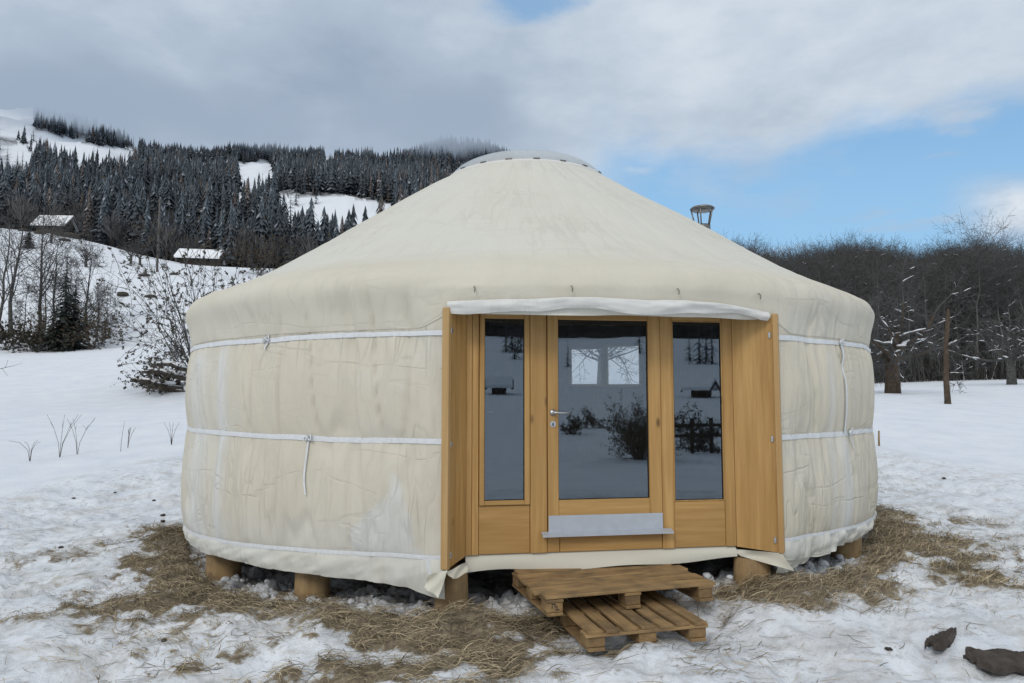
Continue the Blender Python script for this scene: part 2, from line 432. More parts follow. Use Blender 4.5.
def ground_h(x, y):
    h = base_h(x, y)
    x = np.asarray(x, float); y = np.asarray(y, float)
    r = np.hypot(x, y); nr = 1 - sstep(13, 30, r)
    rr = np.hypot(x - Cx, y - Cy)
    tr = (1 - sstep(7.0, 10.5, rr))                 # trampled zone
    a = fbm(x * 2.2, y * 2.2, 4, 21) - .5
    b = fbm(x * .55, y * .55, 3, 31) - .5
    foot = np.maximum(0, .43 - fbm(x * 3.1 + 5, y * 3.1 - 2, 2, 41)) * .28
    h = h + nr * (b * .12 + tr * (a * .15 + (fbm(x * 7, y * 7, 3, 25) - .5) * .05 - foot) + (1 - tr) * a * .025)
    # snow bank at the edge of the trampled ground on the far side
    h = h + nr * .14 * np.exp(-((rr - 9.0 - 1.2 * b) / .8) ** 2) * (.4 + fbm(x * .8, y * .8, 3, 55))
    h = h + sstep(20, 60, r) * (fbm(x * .03, y * .03, 4, 61) - .5) * np.minimum(r * .02, 14.) * sstep(20, 400, r)
    h = h + sstep(650, 1000, r) * (y > 0) * (fbm(x * .011 + 3, y * .004, 3, 62) - .5) * 46
    h = h + nr * .05 * np.clip(hay_density(x, y), 0, 1) * fbm(x * 5, y * 5, 3, 71)
    edge = np.exp(-((rr - RW + .62) / .38) ** 2)
    h = h + mound_h(x, y) + edge * ((fbm(x * 6.5, y * 6.5, 4, 73, .6) - .42) * .34) - .10 * (1 - sstep(RW - .9, RW - .3, rr))
    return h
def gz(x, y): return float(ground_h(np.array([x]), np.array([y]))[0])

# clearings (open snow) on the mountain, as outlines seen from the meadow
CLEAR = [
    [(-5, 104), (32, 104), (36, 130), (60, 137), (100, 146), (137, 149), (144, 168), (125, 180), (95, 178), (55, 172), (36, 156), (18, 140), (-5, 138)],
    [(-5, 142), (20, 144), (38, 158), (30, 186), (-5, 196)],
    [(234, 163), (271, 162), (276, 194), (238, 200)],
    [(268, 197), (345, 196), (392, 206), (402, 262), (310, 264), (278, 244)],
    [(236, 194), (246, 196), (244, 240), (234, 238)],
    [(358, 146), (398, 144), (400, 162), (372, 162)],
    [(78, 164), (96, 166), (96, 182), (80, 180)],
    [(322, 152), (336, 152), (334, 172), (324, 172)],
    [(120, 214), (134, 216), (134, 232), (122, 230)], [(143, 216), (152, 218), (150, 234), (142, 230)],
]
def in_poly(px, py, poly):
    c = np.zeros(px.shape, bool); n = len(poly)
    for i in range(n):
        x1, y1 = poly[i]; x2, y2 = poly[(i + 1) % n]
        if y1 == y2: continue
        c ^= ((y1 > py) != (y2 > py)) & (px < (x2 - x1) * (py - y1) / (y2 - y1) + x1)
    return c
def project(x, y, z):
    yy = y * math.cos(PITCH) + (z - CAMZ) * math.sin(PITCH); zz = -y * math.sin(PITCH) + (z - CAMZ) * math.cos(PITCH)
    yy = np.where(yy > .01, yy, .01)
    return 512 + FPX * x / yy, 341.5 - FPX * zz / yy
def in_clearing(x, y, z):
    px, py = project(x, y, z)
    px = px + 7 * (fbm(x * .02, y * .02, 3, 5) - .5); py = py + 5 * (fbm(x * .02 + 9, y * .02, 3, 6) - .5)
    c = np.zeros(px.shape, bool)
    for p in CLEAR: c |= in_poly(px, py, p)
    return c & (y > 150)

def build_terrain():
    front = np.radians(np.arange(-46, 46.001, .13)); back = np.radians(np.arange(47.2, 313.5, 1.5))
    az = np.concatenate([front, back]); az = np.concatenate([az, [az[0] + 2 * PI]])
    r = [.7]
    while r[-1] < 2600:
        q = r[-1]
        r.append(q + (.045 if q < 12 else max(.045, q * .008 if q < 40 else q * .022)))
    r = np.array(r)
    A, Rr = np.meshgrid(az, r)
    X, Y = Rr * np.sin(A), Rr * np.cos(A)
    Z = ground_h(X, Y)
    nj = len(az)
    i, j = np.meshgrid(np.arange(len(r) - 1), np.arange(nj - 1), indexing='ij')
    F = np.stack([i * nj + j, i * nj + j + 1, (i + 1) * nj + j + 1, (i + 1) * nj + j], -1).reshape(-1, 4)[:, ::-1]
    hay = np.clip(hay_density(X, Y), 0, 1)
    rr = np.hypot(X - Cx, Y - Cy)
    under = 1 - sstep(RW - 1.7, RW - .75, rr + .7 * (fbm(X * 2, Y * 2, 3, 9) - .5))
    # woodland floor: forested slopes and the wood
    AA = (A + PI) % (2 * PI) - PI
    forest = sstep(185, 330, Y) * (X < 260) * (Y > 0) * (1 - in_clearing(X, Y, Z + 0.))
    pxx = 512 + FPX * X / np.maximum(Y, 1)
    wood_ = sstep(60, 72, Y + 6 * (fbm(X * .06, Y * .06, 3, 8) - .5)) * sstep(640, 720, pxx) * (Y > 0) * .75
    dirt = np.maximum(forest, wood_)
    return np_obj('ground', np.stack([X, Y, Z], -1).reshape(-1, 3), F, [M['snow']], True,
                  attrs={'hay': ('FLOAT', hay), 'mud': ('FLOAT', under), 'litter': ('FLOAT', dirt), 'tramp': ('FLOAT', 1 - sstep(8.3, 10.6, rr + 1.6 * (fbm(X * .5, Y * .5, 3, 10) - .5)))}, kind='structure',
                  label='snow covered meadow with straw trodden around the yurt')
def sstep_node(t, x, lo, hi):
    nd = t.n('MapRange', interpolation_type='SMOOTHSTEP'); t.set(nd.inputs[0], x); nd.inputs[1].default_value = lo; nd.inputs[2].default_value = hi
    return nd.outputs[0]
def snow_mat():
    t = NT('snow_ground'); p = t.pos()
    n1 = t.noise(p, 1.3, 5.); n2 = t.noise(p, 14., 6., .65); n3 = t.noise(p, 60., 3.)
    c = t.ramp(n1, (.3, (.66, .70, .765)), (.7, (.765, .79, .83)))
    tramp = t.attr('tramp')
    grain = t.noise(p, 9., 8., .72); blot = t.noise(p, 2.2, 5., .6)
    g1 = t.math('MULTIPLY', t.ramp(grain, (.36, 1.), (.50, 0.)), t.ramp(blot, (.35, .25), (.65, 1.)))
    c = t.mix(t.math('MULTIPLY', t.math('MULTIPLY', g1, tramp), .8), c, (.34, .33, .31))
    mot = t.noise(t.mapping(p, (1, 1.5, 1), (3, 8, 0)), 1.6, 7., .68)
    c = t.mix(t.math('MULTIPLY', tramp, t.ramp(mot, (.48, 0.), (.66, .62))), c, (.44, .425, .395))
    sp = t.noise(t.mapping(p, (1, 1.4, 1)), 26., 5., .7)
    g2 = t.math('MULTIPLY', t.ramp(sp, (.57, 0.), (.66, 1.)), t.ramp(blot, (.42, 0.), (.62, 1.)))
    c = t.mix(t.math('MULTIPLY', t.math('MULTIPLY', g2, tramp), .75), c, (.16, .125, .085))
    # scattered grass showing through thin snow
    thin = t.noise(p, 3.4, 7., .7)
    hay = t.attr('hay'); mud = t.attr('mud'); lit = t.attr('litter')
    thin2 = t.noise(p, 17., 6., .7)
    f = t.math('ADD', t.math('ADD', t.math('MULTIPLY', thin, .8), t.math('MULTIPLY', thin2, .7)), t.math('MULTIPLY', hay, .50))
    hm = t.ramp(f, (.95, 0.), (1.0, 1.))
    hm = sstep_node(t, f, .92, 1.14)
    hc = t.ramp(n2, (.3, (.12, .10, .072)), (.7, (.34, .28, .195)))
    c = t.mix(t.math('MULTIPLY', hm, t.math('MINIMUM', t.math('MULTIPLY', hay, 4.), 1.)), c, hc)
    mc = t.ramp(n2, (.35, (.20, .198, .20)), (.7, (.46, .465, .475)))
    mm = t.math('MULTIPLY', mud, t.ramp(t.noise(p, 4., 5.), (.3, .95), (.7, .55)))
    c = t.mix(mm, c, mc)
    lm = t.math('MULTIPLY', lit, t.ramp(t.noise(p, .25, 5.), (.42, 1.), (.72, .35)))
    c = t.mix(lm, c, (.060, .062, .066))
    h = t.math('ADD', t.math('MULTIPLY', n2, .8), t.math('MULTIPLY', n3, .25))
    b = t.bsdf(c, .75, t.bump(h, .6, .045), .25)
    return t.done(b)
M['snow'] = snow_mat()
build_terrain()

# ------------------------------------------------------------------ yurt
def ppt(phi, r, z):
    a = R_(phi); return Vector((Cx + r * math.sin(a), Cy - r * math.cos(a), z))
PHI0, PHI1 = 27.9, 350.5      # canvas wall runs round the back from the right post to the left post
Z1, Z2 = 1.38, 2.25
yurt = empty('yurt', (0, 0, 0), label='large round cream canvas yurt with glazed pine front standing on log posts', cat='yurt')

def zb(phi):      # lower strap height
    return np.interp(phi, [27.9, 62, 120, 180, 270, 297, 320, 340, 350.5], [.53, .45, .40, .40, .30, .30, .40, .47, .49])
def hemz(phi):
    return np.interp(phi, [27.9, 31, 36, 50, 62, 120, 240, 296, 312, 330, 341, 346, 350.5], [.25, .24, .31, .33, .38, .30, .2, .14, .20, .235, .25, .22, .17])
def smoothstep_pulse(x, c, w): return np.exp(-((x - c) / w) ** 2)

def wall_r(phi, z):
    """radius of canvas at angle/height (arrays)"""
    lo = zb(phi)
    s = phi / 180 * PI * RW
    t1 = np.clip((z - lo) / (Z1 - lo), 0, 1); t2 = np.clip((z - Z1) / (Z2 - Z1), 0, 1); t3 = np.clip((z - Z2) / .5, 0, 1)
    bulge = np.where(z < Z1, .052 * np.sin(PI * t1 ** .8) ** .8, np.where(z < Z2, .05 * np.sin(PI * t2) ** .8, .045 * np.sin(PI / 2 * t3)))
    dphi = np.minimum(np.abs(phi - PHI0), np.abs(phi - PHI1))
    edge = sstep(0, 5, dphi)
    bulge = bulge * edge * (.75 + .5 * fbm(s * .7, z * .3, 2, 81))
    fold = (fbm(s * 2.1, z * .35, 3, 82) - .5) * .05 + (fbm(s * 6.5 + z, z * .7, 3, 83) - .5) * .034
    rid = np.abs(fbm(s * 3.2 + .25 * z, z * .35, 2, 84) - .5)
    fold = fold - .030 * np.exp(-(rid / .025) ** 2) * sstep(.35, .6, fbm(s * .8, z * .9, 2, 89))
    fold = fold + np.sin(s * 24 + 5 * fbm(s * 1.7, z * .6, 2, 94)) * .0055 * sstep(.42, .65, fbm(s * .9 + 4, z * .7, 2, 95)) + np.sin(s * 41 + 6 * fbm(s * 2, z * .5, 2, 96)) * .004 * sstep(16, 2, dphi)
    diag = (fbm(s * 3. + z * 2.2, z * 2.0 - s * .6, 3, 85) - .5) * .055 * (1 - sstep(0, 14, dphi))
    pin = np.exp(-((z - Z1) / .05) ** 2) + np.exp(-((z - Z2) / .05) ** 2) + np.exp(-((z - lo) / .05) ** 2)
    ruck = (fbm(s * 9, z * 2, 2, 86) - .5) * .06 * np.exp(-((z - Z1 + .1) / .16) ** 2) + (fbm(s * 9 + 7, z * 2, 2, 87) - .5) * .055 * np.exp(-((z - Z2 + .1) / .16) ** 2)
    lat = -.016 * np.exp(-((z - .82 - .03 * np.sin(s)) / .02) ** 2) * sstep(.35, .6, fbm(s * .5, 0 * z, 2, 88))
    return RW - .01 + .075 * (1 - sstep(0, 7, dphi)) + bulge + (fold + diag) * (.35 + .65 * edge) * (1 - .6 * np.minimum(pin, 1)) + ruck * edge + lat

def tint_wall(phi, z):
    ph = np.where(phi > 180, phi - 360, phi)
    t = np.zeros(phi.shape)
    j = 1.5 * (fbm(z * 3, phi * .2, 3, 90) - .5)
    t += smoothstep_pulse(ph + j, -52, 4.5) * sstep(2.3, 2.1, z) * .8
    t += smoothstep_pulse(ph + j, -43.5, 1.4) * sstep(2.3, 2.1, z) * .9
    t += smoothstep_pulse(ph + j * .6, 43, 1.6) * sstep(1.5, 1.2, z) * .85
    t += smoothstep_pulse(ph + j * .6, 39.5, .8) * sstep(2.2, 2.1, z) * .5
    # pale star-shaped patch of tint beside the door
    cx = (ph + 15.6) / 360 * 2 * PI * RW; dz = z - .82
    wdt = np.interp(dz, [-.36, -.2, .0, .12, .36], [.30, .27, .17, .07, .015]) * (.75 + .6 * fbm(z * 5, phi * .4, 3, 93))
    t += sstep(-.03, .05, wdt - np.abs(cx - .05 * np.sin(dz * 9))) * sstep(-.42, -.3, dz) * sstep(.34, .28, dz) * (.35 + .6 * fbm(cx * 3, dz * 3, 2, 91))
    t += sstep(.4, .1, z - zb(phi)) * (fbm(phi * .25, z * 2, 3, 92)) * .7 * (ph < 0)
    return np.clip(t, 0, 1)

# two small windows in the rear wall
P1, P2 = at(588, 367, 14.06), at(628.5, 366, 13.9)
def back_phi(p): return math.degrees(math.atan2(p.x - Cx, -(p.y - Cy))) % 360
WIN = [(back_phi(P1), .325, P1.z, .37), (back_phi(P2), .34, P2.z, .39)]
def build_wall():
    phi = np.linspace(PHI0, PHI1, 1100); zr = np.linspace(0, 1, 90)
    PH, T = np.meshgrid(phi, zr)
    lo = zb(PH) - .03; Z = lo + (2.60 - lo) * T
    RR = wall_r(PH, Z)
    X = Cx + RR * np.sin(np.radians(PH)); Y = Cy - RR * np.cos(np.radians(PH))
    nj = len(phi); i, j = np.meshgrid(np.arange(len(zr) - 1), np.arange(nj - 1), indexing='ij')
    F = np.stack([i * nj + j, i * nj + j + 1, (i + 1) * nj + j + 1, (i + 1) * nj + j], -1).reshape(-1, 4)
    cph = PH[:-1, :-1].ravel(); cz = (Z[:-1, :-1].ravel() + Z[1:, 1:].ravel()) / 2
    keep = np.ones(len(F), bool)
    for (p, w, z, h) in WIN:
        keep &= ~((np.abs(cph - p) * PI / 180 * RW < w) & (np.abs(cz - z) < h))
    uv = np.stack([PH / 180 * PI * RW, Z], -1).reshape(-1, 2)
    np_obj('wall_canvas', np.stack([X, Y, Z], -1).reshape(-1, 3), F[keep], [M['canvas']], True, attrs={'tint': ('FLOAT', tint_wall(PH, Z))}, uv=uv, parent=yurt)
build_wall()

# roof
ROOF = [(4.33, 2.275), (4.335, 2.40), (4.352, 2.53), (4.355, 2.62), (4.325, 2.71), (4.24, 2.79), (4.10, 2.855), (3.86, 2.95), (3.5, 3.15), (3.0, 3.48), (2.5, 3.825), (2.0, 4.15), (1.6, 4.41), (1.3, 4.61), (1.2, 4.675), (1.14, 4.71), (1.06, 4.72)]
def build_roof():
    rp = np.array(ROOF); L = np.concatenate([[0], np.cumsum(np.hypot(*np.diff(rp, axis=0).T))])
    l = np.linspace(0, L[-1], 130)
    k = np.exp(-np.linspace(-2, 2, 7) ** 2); k /= k.sum()
    pr = np.convolve(np.pad(np.interp(l, L, rp[:, 0]), 3, 'edge'), k, 'valid'); pz = np.convolve(np.pad(np.interp(l, L, rp[:, 1]), 3, 'edge'), k, 'valid')
    phi = np.linspace(-180, 180, 1201)
    PH, I = np.meshgrid(phi, np.arange(len(l)))
    Rr, Z = pr[I], pz[I]; Ll = l[I]
    a = np.radians(PH)
    s = PH / 180 * PI * RW
    # ribs pressing from below, broad sag between, seams and small folds
    body = sstep(.55, 1.1, Ll) * sstep(L[-1], L[-1] - .5, Ll)
    rib = np.abs(np.sin(a * 24)) ** .5
    off = body * (-.012 * (1 - rib) * 0 + .010 * rib + (fbm(np.cos(a) * 3 + 5, np.sin(a) * 3 + Ll * .7, 3, 101) - .5) * .05)
    eave = np.exp(-((Ll - .5) / .26) ** 2)
    off = off + eave * ((fbm(s * 1.3, Ll * .8, 3, 102) - .5) * .09 + (fbm(s * 4, Ll * 2, 2, 103) - .5) * .03)
    off = off - .02 * np.exp(-((Ll - .62 - .06 * np.sin(s * 1.1)) / .05) ** 2) * fbm(s * 1.2, Ll * 0, 2, 104)
    seam = np.exp(-((Ll - 2.0 - .05 * np.sin(a * 5)) / .012) ** 2) * .012
    off = off + seam - .012 * np.exp(-((Ll - 2.75 - .22 * np.sin(a * 3 + 1)) / .03) ** 2) - .010 * np.exp(-((Ll - 1.15 - .10 * np.sin(a * 4)) / .035) ** 2)
    tang = np.gradient(pz, l)[I], np.gradient(pr, l)[I]
    nr, nz = tang[0], -tang[1]
    # over the doorway the edge is lifted and hangs forward a little
    ph = np.where(PH > 180, PH - 360, PH)
    door = sstep(-13, -7, ph) * sstep(31.5, 25.5, ph)
    lowm = sstep(.42, 0, Ll)
    Z = Z + nz * off + door * lowm * (.165 + .02 * np.sin(np.radians((ph + 9) * 9.5)))
    # elsewhere the lower edge lies smooth on the wall
    Rr = Rr + nr * off + .012 + door * lowm * .03
    ang = np.where(ph < -9.5, ph + 360, np.where(ph < 9.2, PHI0, ph)); ang = np.where((ph >= -9.5) & (ph < 9.2), PHI1, ang)
    ang = np.clip(ang, PHI0, PHI1)
    wr_ = wall_r(ang, np.clip(Z, 0, 2.6)) + .004
    bl = sstep(.42, .12, Ll)
    Rr = Rr * (1 - bl) + wr_ * bl
    Rr = np.maximum(Rr, np.where(Z < 2.62, wr_, 0))
    X, Y = Cx + Rr * np.sin(a), Cy - Rr * np.cos(a)
    nj = len(phi); i, j = np.meshgrid(np.arange(len(l) - 1), np.arange(nj - 1), indexing='ij')
    F = np.stack([i * nj + j, i * nj + j + 1, (i + 1) * nj + j + 1, (i + 1) * nj + j], -1).reshape(-1, 4)
    cph = (PH[:-1, :-1].ravel() % 360); cz = (Z[:-1, :-1].ravel() + Z[1:, 1:].ravel()) / 2
    keep = np.ones(len(F), bool)
    for (p, w, z, h) in WIN: keep &= ~((np.abs(cph - p) * PI / 180 * RW < w) & (np.abs(cz - z) < h))
    F = F[keep]
    tint = np.clip(sstep(.6, 1.2, Ll) * (.45 + .5 * fbm(np.cos(a) * 2, np.sin(a) * 2 + Ll * .4, 3, 105)) - .05, 0, 1)
    uv = np.stack([PH / 180 * PI * 2.5, Ll], -1).reshape(-1, 2)
    np_obj('roof_canvas', np.stack([X, Y, Z], -1).reshape(-1, 3), F, [M['roofcanvas']], True, attrs={'tint': ('FLOAT', tint)}, uv=uv, parent=yurt)
build_roof()

def strip(name, phis, zc, w, off, mat, wob=.006, rfun=None, seed=0, curl=0.):
    phis = np.asarray(phis, float); n = len(phis)
    zc = zc(phis) if callable(zc) else np.full(n, zc)
    s = phis / 180 * PI * RW
    zc = zc + (fbm(s * 1.1, s * 0 + seed, 3, 110 + seed) - .5) * wob * 6
    V, F = [], []
    rows = np.linspace(-.5, .5, 4)
    for k, t in enumerate(rows):
        z = zc + t * w * (1 + .3 * (fbm(s * 2.5, s * 0 + k, 2, 120 + seed) - .5))
        r = (rfun or wall_r)(phis, zc) + off + .001 * math.cos(t * PI) + curl * (t < 0)
        V.append(np.stack([Cx + r * np.sin(np.radians(phis)), Cy - r * np.cos(np.radians(phis)), z], -1))
    V = np.concatenate(V)
    for k in range(len(rows) - 1):
        i = np.arange(n - 1); F.append(np.stack([k * n + i, k * n + i + 1, (k + 1) * n + i + 1, (k + 1) * n + i], -1))
    return np_obj(name, V, np.concatenate(F), [mat], True, parent=yurt, attrs={'tint': ('FLOAT', np.full(len(V), .3))}, uv=np.stack([np.tile(s, len(rows)), V[:, 2]], -1))
full = np.linspace(PHI0, PHI1, 700)
_w0 = min(p - math.degrees(w / RW) for p, w, z, h in WIN) - .4; _w1 = max(p + math.degrees(w / RW) for p, w, z, h in WIN) + .4
for _a, _b in ((PHI0, _w0), (_w1, PHI1)):
    strip('strap', np.linspace(_a, _b, 350), lambda p: Z2 + 0 * p, .042, .013, M['strap'], .006, seed=1)
strip('strap', full, lambda p: Z1 + 0 * p, .045, .008, M['strap'], .005, seed=2)
strip('strap', full, zb, .034, .010, M['strap'], .004, seed=3)
# vertical tie bands and knots
def tie(phi, z, L, w=.022, seed=0, knot=True):
    r = random.Random(seed); m = MB()
    if knot:
        for k in range(3):
            rr = float(wall_r(np.array([phi % 360]), np.array([z]))[0]) + .03
            a = r.uniform(-.5, .5)
            p0 = ppt(phi, rr, z); t = Vector((math.cos(R_(phi)), math.sin(R_(phi)), 0)) * (.03 * (k - 1))
            m.tube([p0 - t * .3, p0 + t + Vector((0, 0, .018 + .01 * k)), p0 + t * 1.4 + Vector((0, -.008, -.012)), p0], .010, 5)
    pts = []
    n = 12
    for i in range(n + 1):
        q = i / n; ph = phi + .35 * math.sin(q * 5 + seed) * q
        zz = z - L * q
        rr = float(wall_r(np.array([ph % 360]), np.array([zz]))[0]) + .018
        pts.append((ph, rr, zz))
    P = [[ppt(ph - w / RW * 28.6, rr, zz), ppt(ph + w / RW * 28.6, rr, zz)] for ph, rr, zz in pts]
    m.grid(P)
    m.obj('tie_band', M['strap'], yurt)
tie(-34, Z2 - .005, .09, .02, 1)
tie(-26.5, Z1, .46, .018, 2)
tie(43, Z2, .86, .035, 3); tie(45, Z1 + .01, .15, .02, 4)
tie(-11.2, .47, .20, .03, 5, False)

# skirt below the lowest strap
def build_skirt():
    phi = np.linspace(PHI0, PHI1, 1200); T = np.linspace(0, 1, 16)
    PH, TT = np.meshgrid(phi, T)
    s = PH / 180 * PI * RW
    top = zb(PH) + .0
    hz = hemz(PH) + (fbm(s * 2.2, s * 0, 3, 131) - .5) * .06
    Z = top + (hz - top) * TT
    ph = np.where(PH > 180, PH - 360, PH)
    fl = .02 + .05 * TT * (.6 + fbm(s * 1.4, TT * .3, 3, 132))
    ruf = (fbm(s * 5, TT * .7, 3, 133) - .5) * .055 * TT ** .7 * (1 + 3 * sstep(20, 30, ph))
    cr = (fbm(s * 5 + TT * 2, TT * 1.5, 3, 134) - .5) * .022
    Rr = wall_r(PH, np.maximum(Z, zb(PH))) + fl * .4 + ruf + cr * np.minimum(TT * 4, 1) - .05 * TT ** 2
    X, Y = Cx + Rr * np.sin(np.radians(PH)), Cy - Rr * np.cos(np.radians(PH))
    nj = len(phi); i, j = np.meshgrid(np.arange(len(T) - 1), np.arange(nj - 1), indexing='ij')
    F = np.stack([i * nj + j, i * nj + j + 1, (i + 1) * nj + j + 1, (i + 1) * nj + j], -1).reshape(-1, 4)
    np_obj('canvas_skirt', np.stack([X, Y, Z], -1).reshape(-1, 3), F, [M['hem']], True, attrs={'tint': ('FLOAT', fbm(s, TT, 3, 135))}, uv=np.stack([s, Z], -1).reshape(-1, 2), parent=yurt)
build_skirt()

# valance: rolled white hem over the doorway
def build_valance():
    phi = np.linspace(-9.3, 27.0, 220); T = np.linspace(0, 1, 14)
    PH, TT = np.meshgrid(phi, T); s = PH / 180 * PI * RW
    u = (PH + 10.2) / 37.8
    top = 2.475 + .045 * np.sin(PI * np.clip(u * 1.05, 0, 1)) ** .5 - .015 * u
    hgt = .095 * (.55 + .45 * np.sin(PI * np.clip(u, 0.02, .98)) ** .4) * (.85 + .4 * fbm(s * 1.3, s * 0, 2, 141))
    Z = top - hgt * TT + .032 * np.sin(s * 4.6 + .8) * np.abs(np.sin(s * 2.3)) * TT + (fbm(s * 2.6, TT * .4, 3, 142) - .5) * .03
    Rr = RW + .095 + .010 * np.sin(PI * TT) + (fbm(s * 2.2, TT, 3, 143) - .5) * .05 - .015 * TT
    X, Y = Cx + Rr * np.sin(np.radians(PH)), Cy - Rr * np.cos(np.radians(PH))
    nj = len(phi); i, j = np.meshgrid(np.arange(len(T) - 1), np.arange(nj - 1), indexing='ij')
    F = np.stack([i * nj + j, i * nj + j + 1, (i + 1) * nj + j + 1, (i + 1) * nj + j], -1).reshape(-1, 4)
    np_obj('door_valance', np.stack([X, Y, Z], -1).reshape(-1, 3), F, [M['valance']], True, attrs={'tint': ('FLOAT', np.full(PH.shape, .4))}, uv=np.stack([s, Z], -1).reshape(-1, 2), parent=yurt)
    # turned-up second fold just under it
    T2 = np.linspace(0, 1, 8); PH, TT = np.meshgrid(phi, T2); s = PH / 180 * PI * RW; u = (PH + 10.2) / 37.8
    top = 2.455 + .02 * np.sin(PI * u) - .02 * u
    Z = top - (.06 + .05 * fbm(s * .9, s * 0, 3, 145)) * TT * np.sin(PI * np.clip(u, .03, .97)) ** .3
    Rr = RW + .05 + (fbm(s * 1.8, TT, 3, 146) - .5) * .04 - .03 * TT
    X, Y = Cx + Rr * np.sin(np.radians(PH)), Cy - Rr * np.cos(np.radians(PH))
    i, j = np.meshgrid(np.arange(len(T2) - 1), np.arange(nj - 1), indexing='ij')
    F = np.stack([i * nj + j, i * nj + j + 1, (i + 1) * nj + j + 1, (i + 1) * nj + j], -1).reshape(-1, 4)
    np_obj('door_valance', np.stack([X, Y, Z], -1).reshape(-1, 3), F, [M['hem']], True, attrs={'tint': ('FLOAT', np.full(PH.shape, .3))}, uv=np.stack([s, Z], -1).reshape(-1, 2), parent=yurt)
build_valance()
for ph in (-6.5, 3.5, 15, 25.5):                    # small cord toggles under the eave
    m = MB(); p = ppt(ph, RW + .10, 2.60)
    m.tube([p + Vector((0, .03, .01)), p, p + Vector((.006, -.012, -.02)), p + Vector((.002, -.004, -.045))], [.004, .006, .006, .003], 6)
    m.obj('cord_toggle', M['rope'], yurt)

# crown ring and dome
m = MB()
P = []
for r_, z_ in ((1.15, 4.69), (1.155, 4.725), (1.14, 4.745), (1.05, 4.75), (1.04, 4.72)):
    P.append([Vector((Cx + r_ * math.cos(a), Cy + r_ * math.sin(a), z_)) for a in np.linspace(0, 2 * PI, 97)])
m.grid(P); m.obj('crown_ring', M['valance'], yurt)
m = MB(); P = []
for k in range(13):
    t = k / 12 * PI / 2
    r_, z_ = 1.09 * math.cos(t), 4.742 + .36 * math.sin(t)
    P.append([Vector((Cx + max(r_, .002) * math.cos(a), Cy + max(r_, .002) * math.sin(a), z_)) for a in np.linspace(0, 2 * PI, 97)])
m.grid(P); m.obj('crown_dome', M['acrylic'], yurt)
for k in range(20):
    a = 2 * PI * k / 20 + .1
    m = MB(); rot = Matrix.Rotation(a, 3, 'Z')
    m.box(Vector((Cx + 1.135 * math.cos(a), Cy + 1.135 * math.sin(a), 4.752)), (.03, .085, .014), rot, 0, .006)
    m.obj('dome_clip', M['flue'], yurt, False)

# chimney flue on the far right of the roof
ch = Vector((3.14, 11.35, 0))
def ring(m, c, r, z0, z1, n=24, mi=0, r2=None):
    m.tube([(c.x, c.y, z0), (c.x, c.y, z1)], [r, r2 if r2 is not None else r], n, mi, True)
m = MB(); ring(m, ch, .115, 3.3, 4.52); ring(m, ch, .125, 4.46, 4.54)
flue = m.obj('chimney', M['flue'], yurt)
m = MB()
m.tube([(ch.x, ch.y, 4.80), (ch.x, ch.y, 4.815), (ch.x, ch.y, 4.84)], [.195, .20, .17], 28)
m.tube([(ch.x, ch.y, 4.78), (ch.x, ch.y, 4.799)], [.17, .19], 28)
m.obj('rain_cap', M['flue'], flue)
for k in range(5):
    a = 2 * PI * k / 5 + .5; m = MB()
    c, s = math.cos(a), math.sin(a)
    m.tube([(ch.x + .118 * c, ch.y + .118 * s, 4.52), (ch.x + .185 * c, ch.y + .185 * s, 4.805)], .012, 6)
    m.obj('cap_bracket', M['flue'], flue)
# faint smoke drifting from the chimney
m = MB(); P = []
for k in range(15):
    q = k / 14; c = Vector((ch.x + .05 + 1.15 * q ** 1.4, ch.y, 4.66 + 1.05 * q)); r_ = .12 + .30 * q
    P.append([c + Vector((r_ * math.cos(a) * (1 + .25 * math.sin(3 * a + k)), r_ * math.sin(a), .06 * math.sin(2 * a + k * .7))) for a in np.linspace(0, 2 * PI, 19)])
m.grid(P)
m.add(P[0][:-1], [tuple(range(18))[::-1]]); m.add(P[-1][:-1], [tuple(range(18))])
m.obj('smoke', volume('thin_smoke', .11, (.50, .52, .56)), None, label='faint grey smoke drifting up from the yurt chimney', cat='smoke')

# floor and platform
m = MB()
m.tube([(Cx, Cy, .36), (Cx, Cy, .453)], 3.84, 72); m.obj('platform_floor', M['floorwood'], yurt, False)

# --- timber front. Local frame: x along the panel, y inwards, z up
A = Vector((-.375, 5.77, 0)); ANG = R_(8.9)
e = Vector((math.cos(ANG), math.sin(ANG), 0)); nin = Vector((-math.sin(ANG), math.cos(ANG), 0))
def pu(px, py):
    """panel coordinates of a photo position"""
    d = at(px, py, 1.) - Vector((0, 0, CAMZ)); o = Vector((0, 0, CAMZ))
    k = (A - o).dot(nin) / d.dot(nin); p = o + d * k
    return (p - A).dot(e), p.z
W = pu(734, 430)[0]
ZB, ZT = .455, 2.46
def front(name, mat, parent=yurt, **k):
    return lambda m, sm=False: m.obj(name, mat, parent, sm, loc=A, rotz=ANG, **k)
uL0, uL1 = pu(484.5, 400)[0], pu(524.4, 400)[0]
uS0, uS1 = pu(479, 400)[0], pu(530, 400)[0]
uD0, uD1 = pu(547, 400)[0], pu(660.5, 400)[0]
uG0, uG1 = pu(558, 400)[0], pu(648, 400)[0]
uR0, uR1 = pu(674, 400)[0], pu(722, 400)[0]
zSb = pu(505, 505.5)[1]; zLb = pu(505, 500.5)[1]; zGb = pu(600, 499)[1]; zDb = pu(600, 531)[1]; zK1 = pu(600, 514)[1]; zRb = pu(700, 500)[1]
zGt = 2.385
TH = .06
def brd(m, x0, x1, z0, z1, y0=0., th=TH, mi=0, bev=.004): m.box(((x0 + x1) / 2, y0 + th / 2, (z0 + z1) / 2), (x1 - x0, th, z1 - z0), None, mi, bev)
G = .0015
frt = empty('door_front', A, ANG); frt.parent = yurt
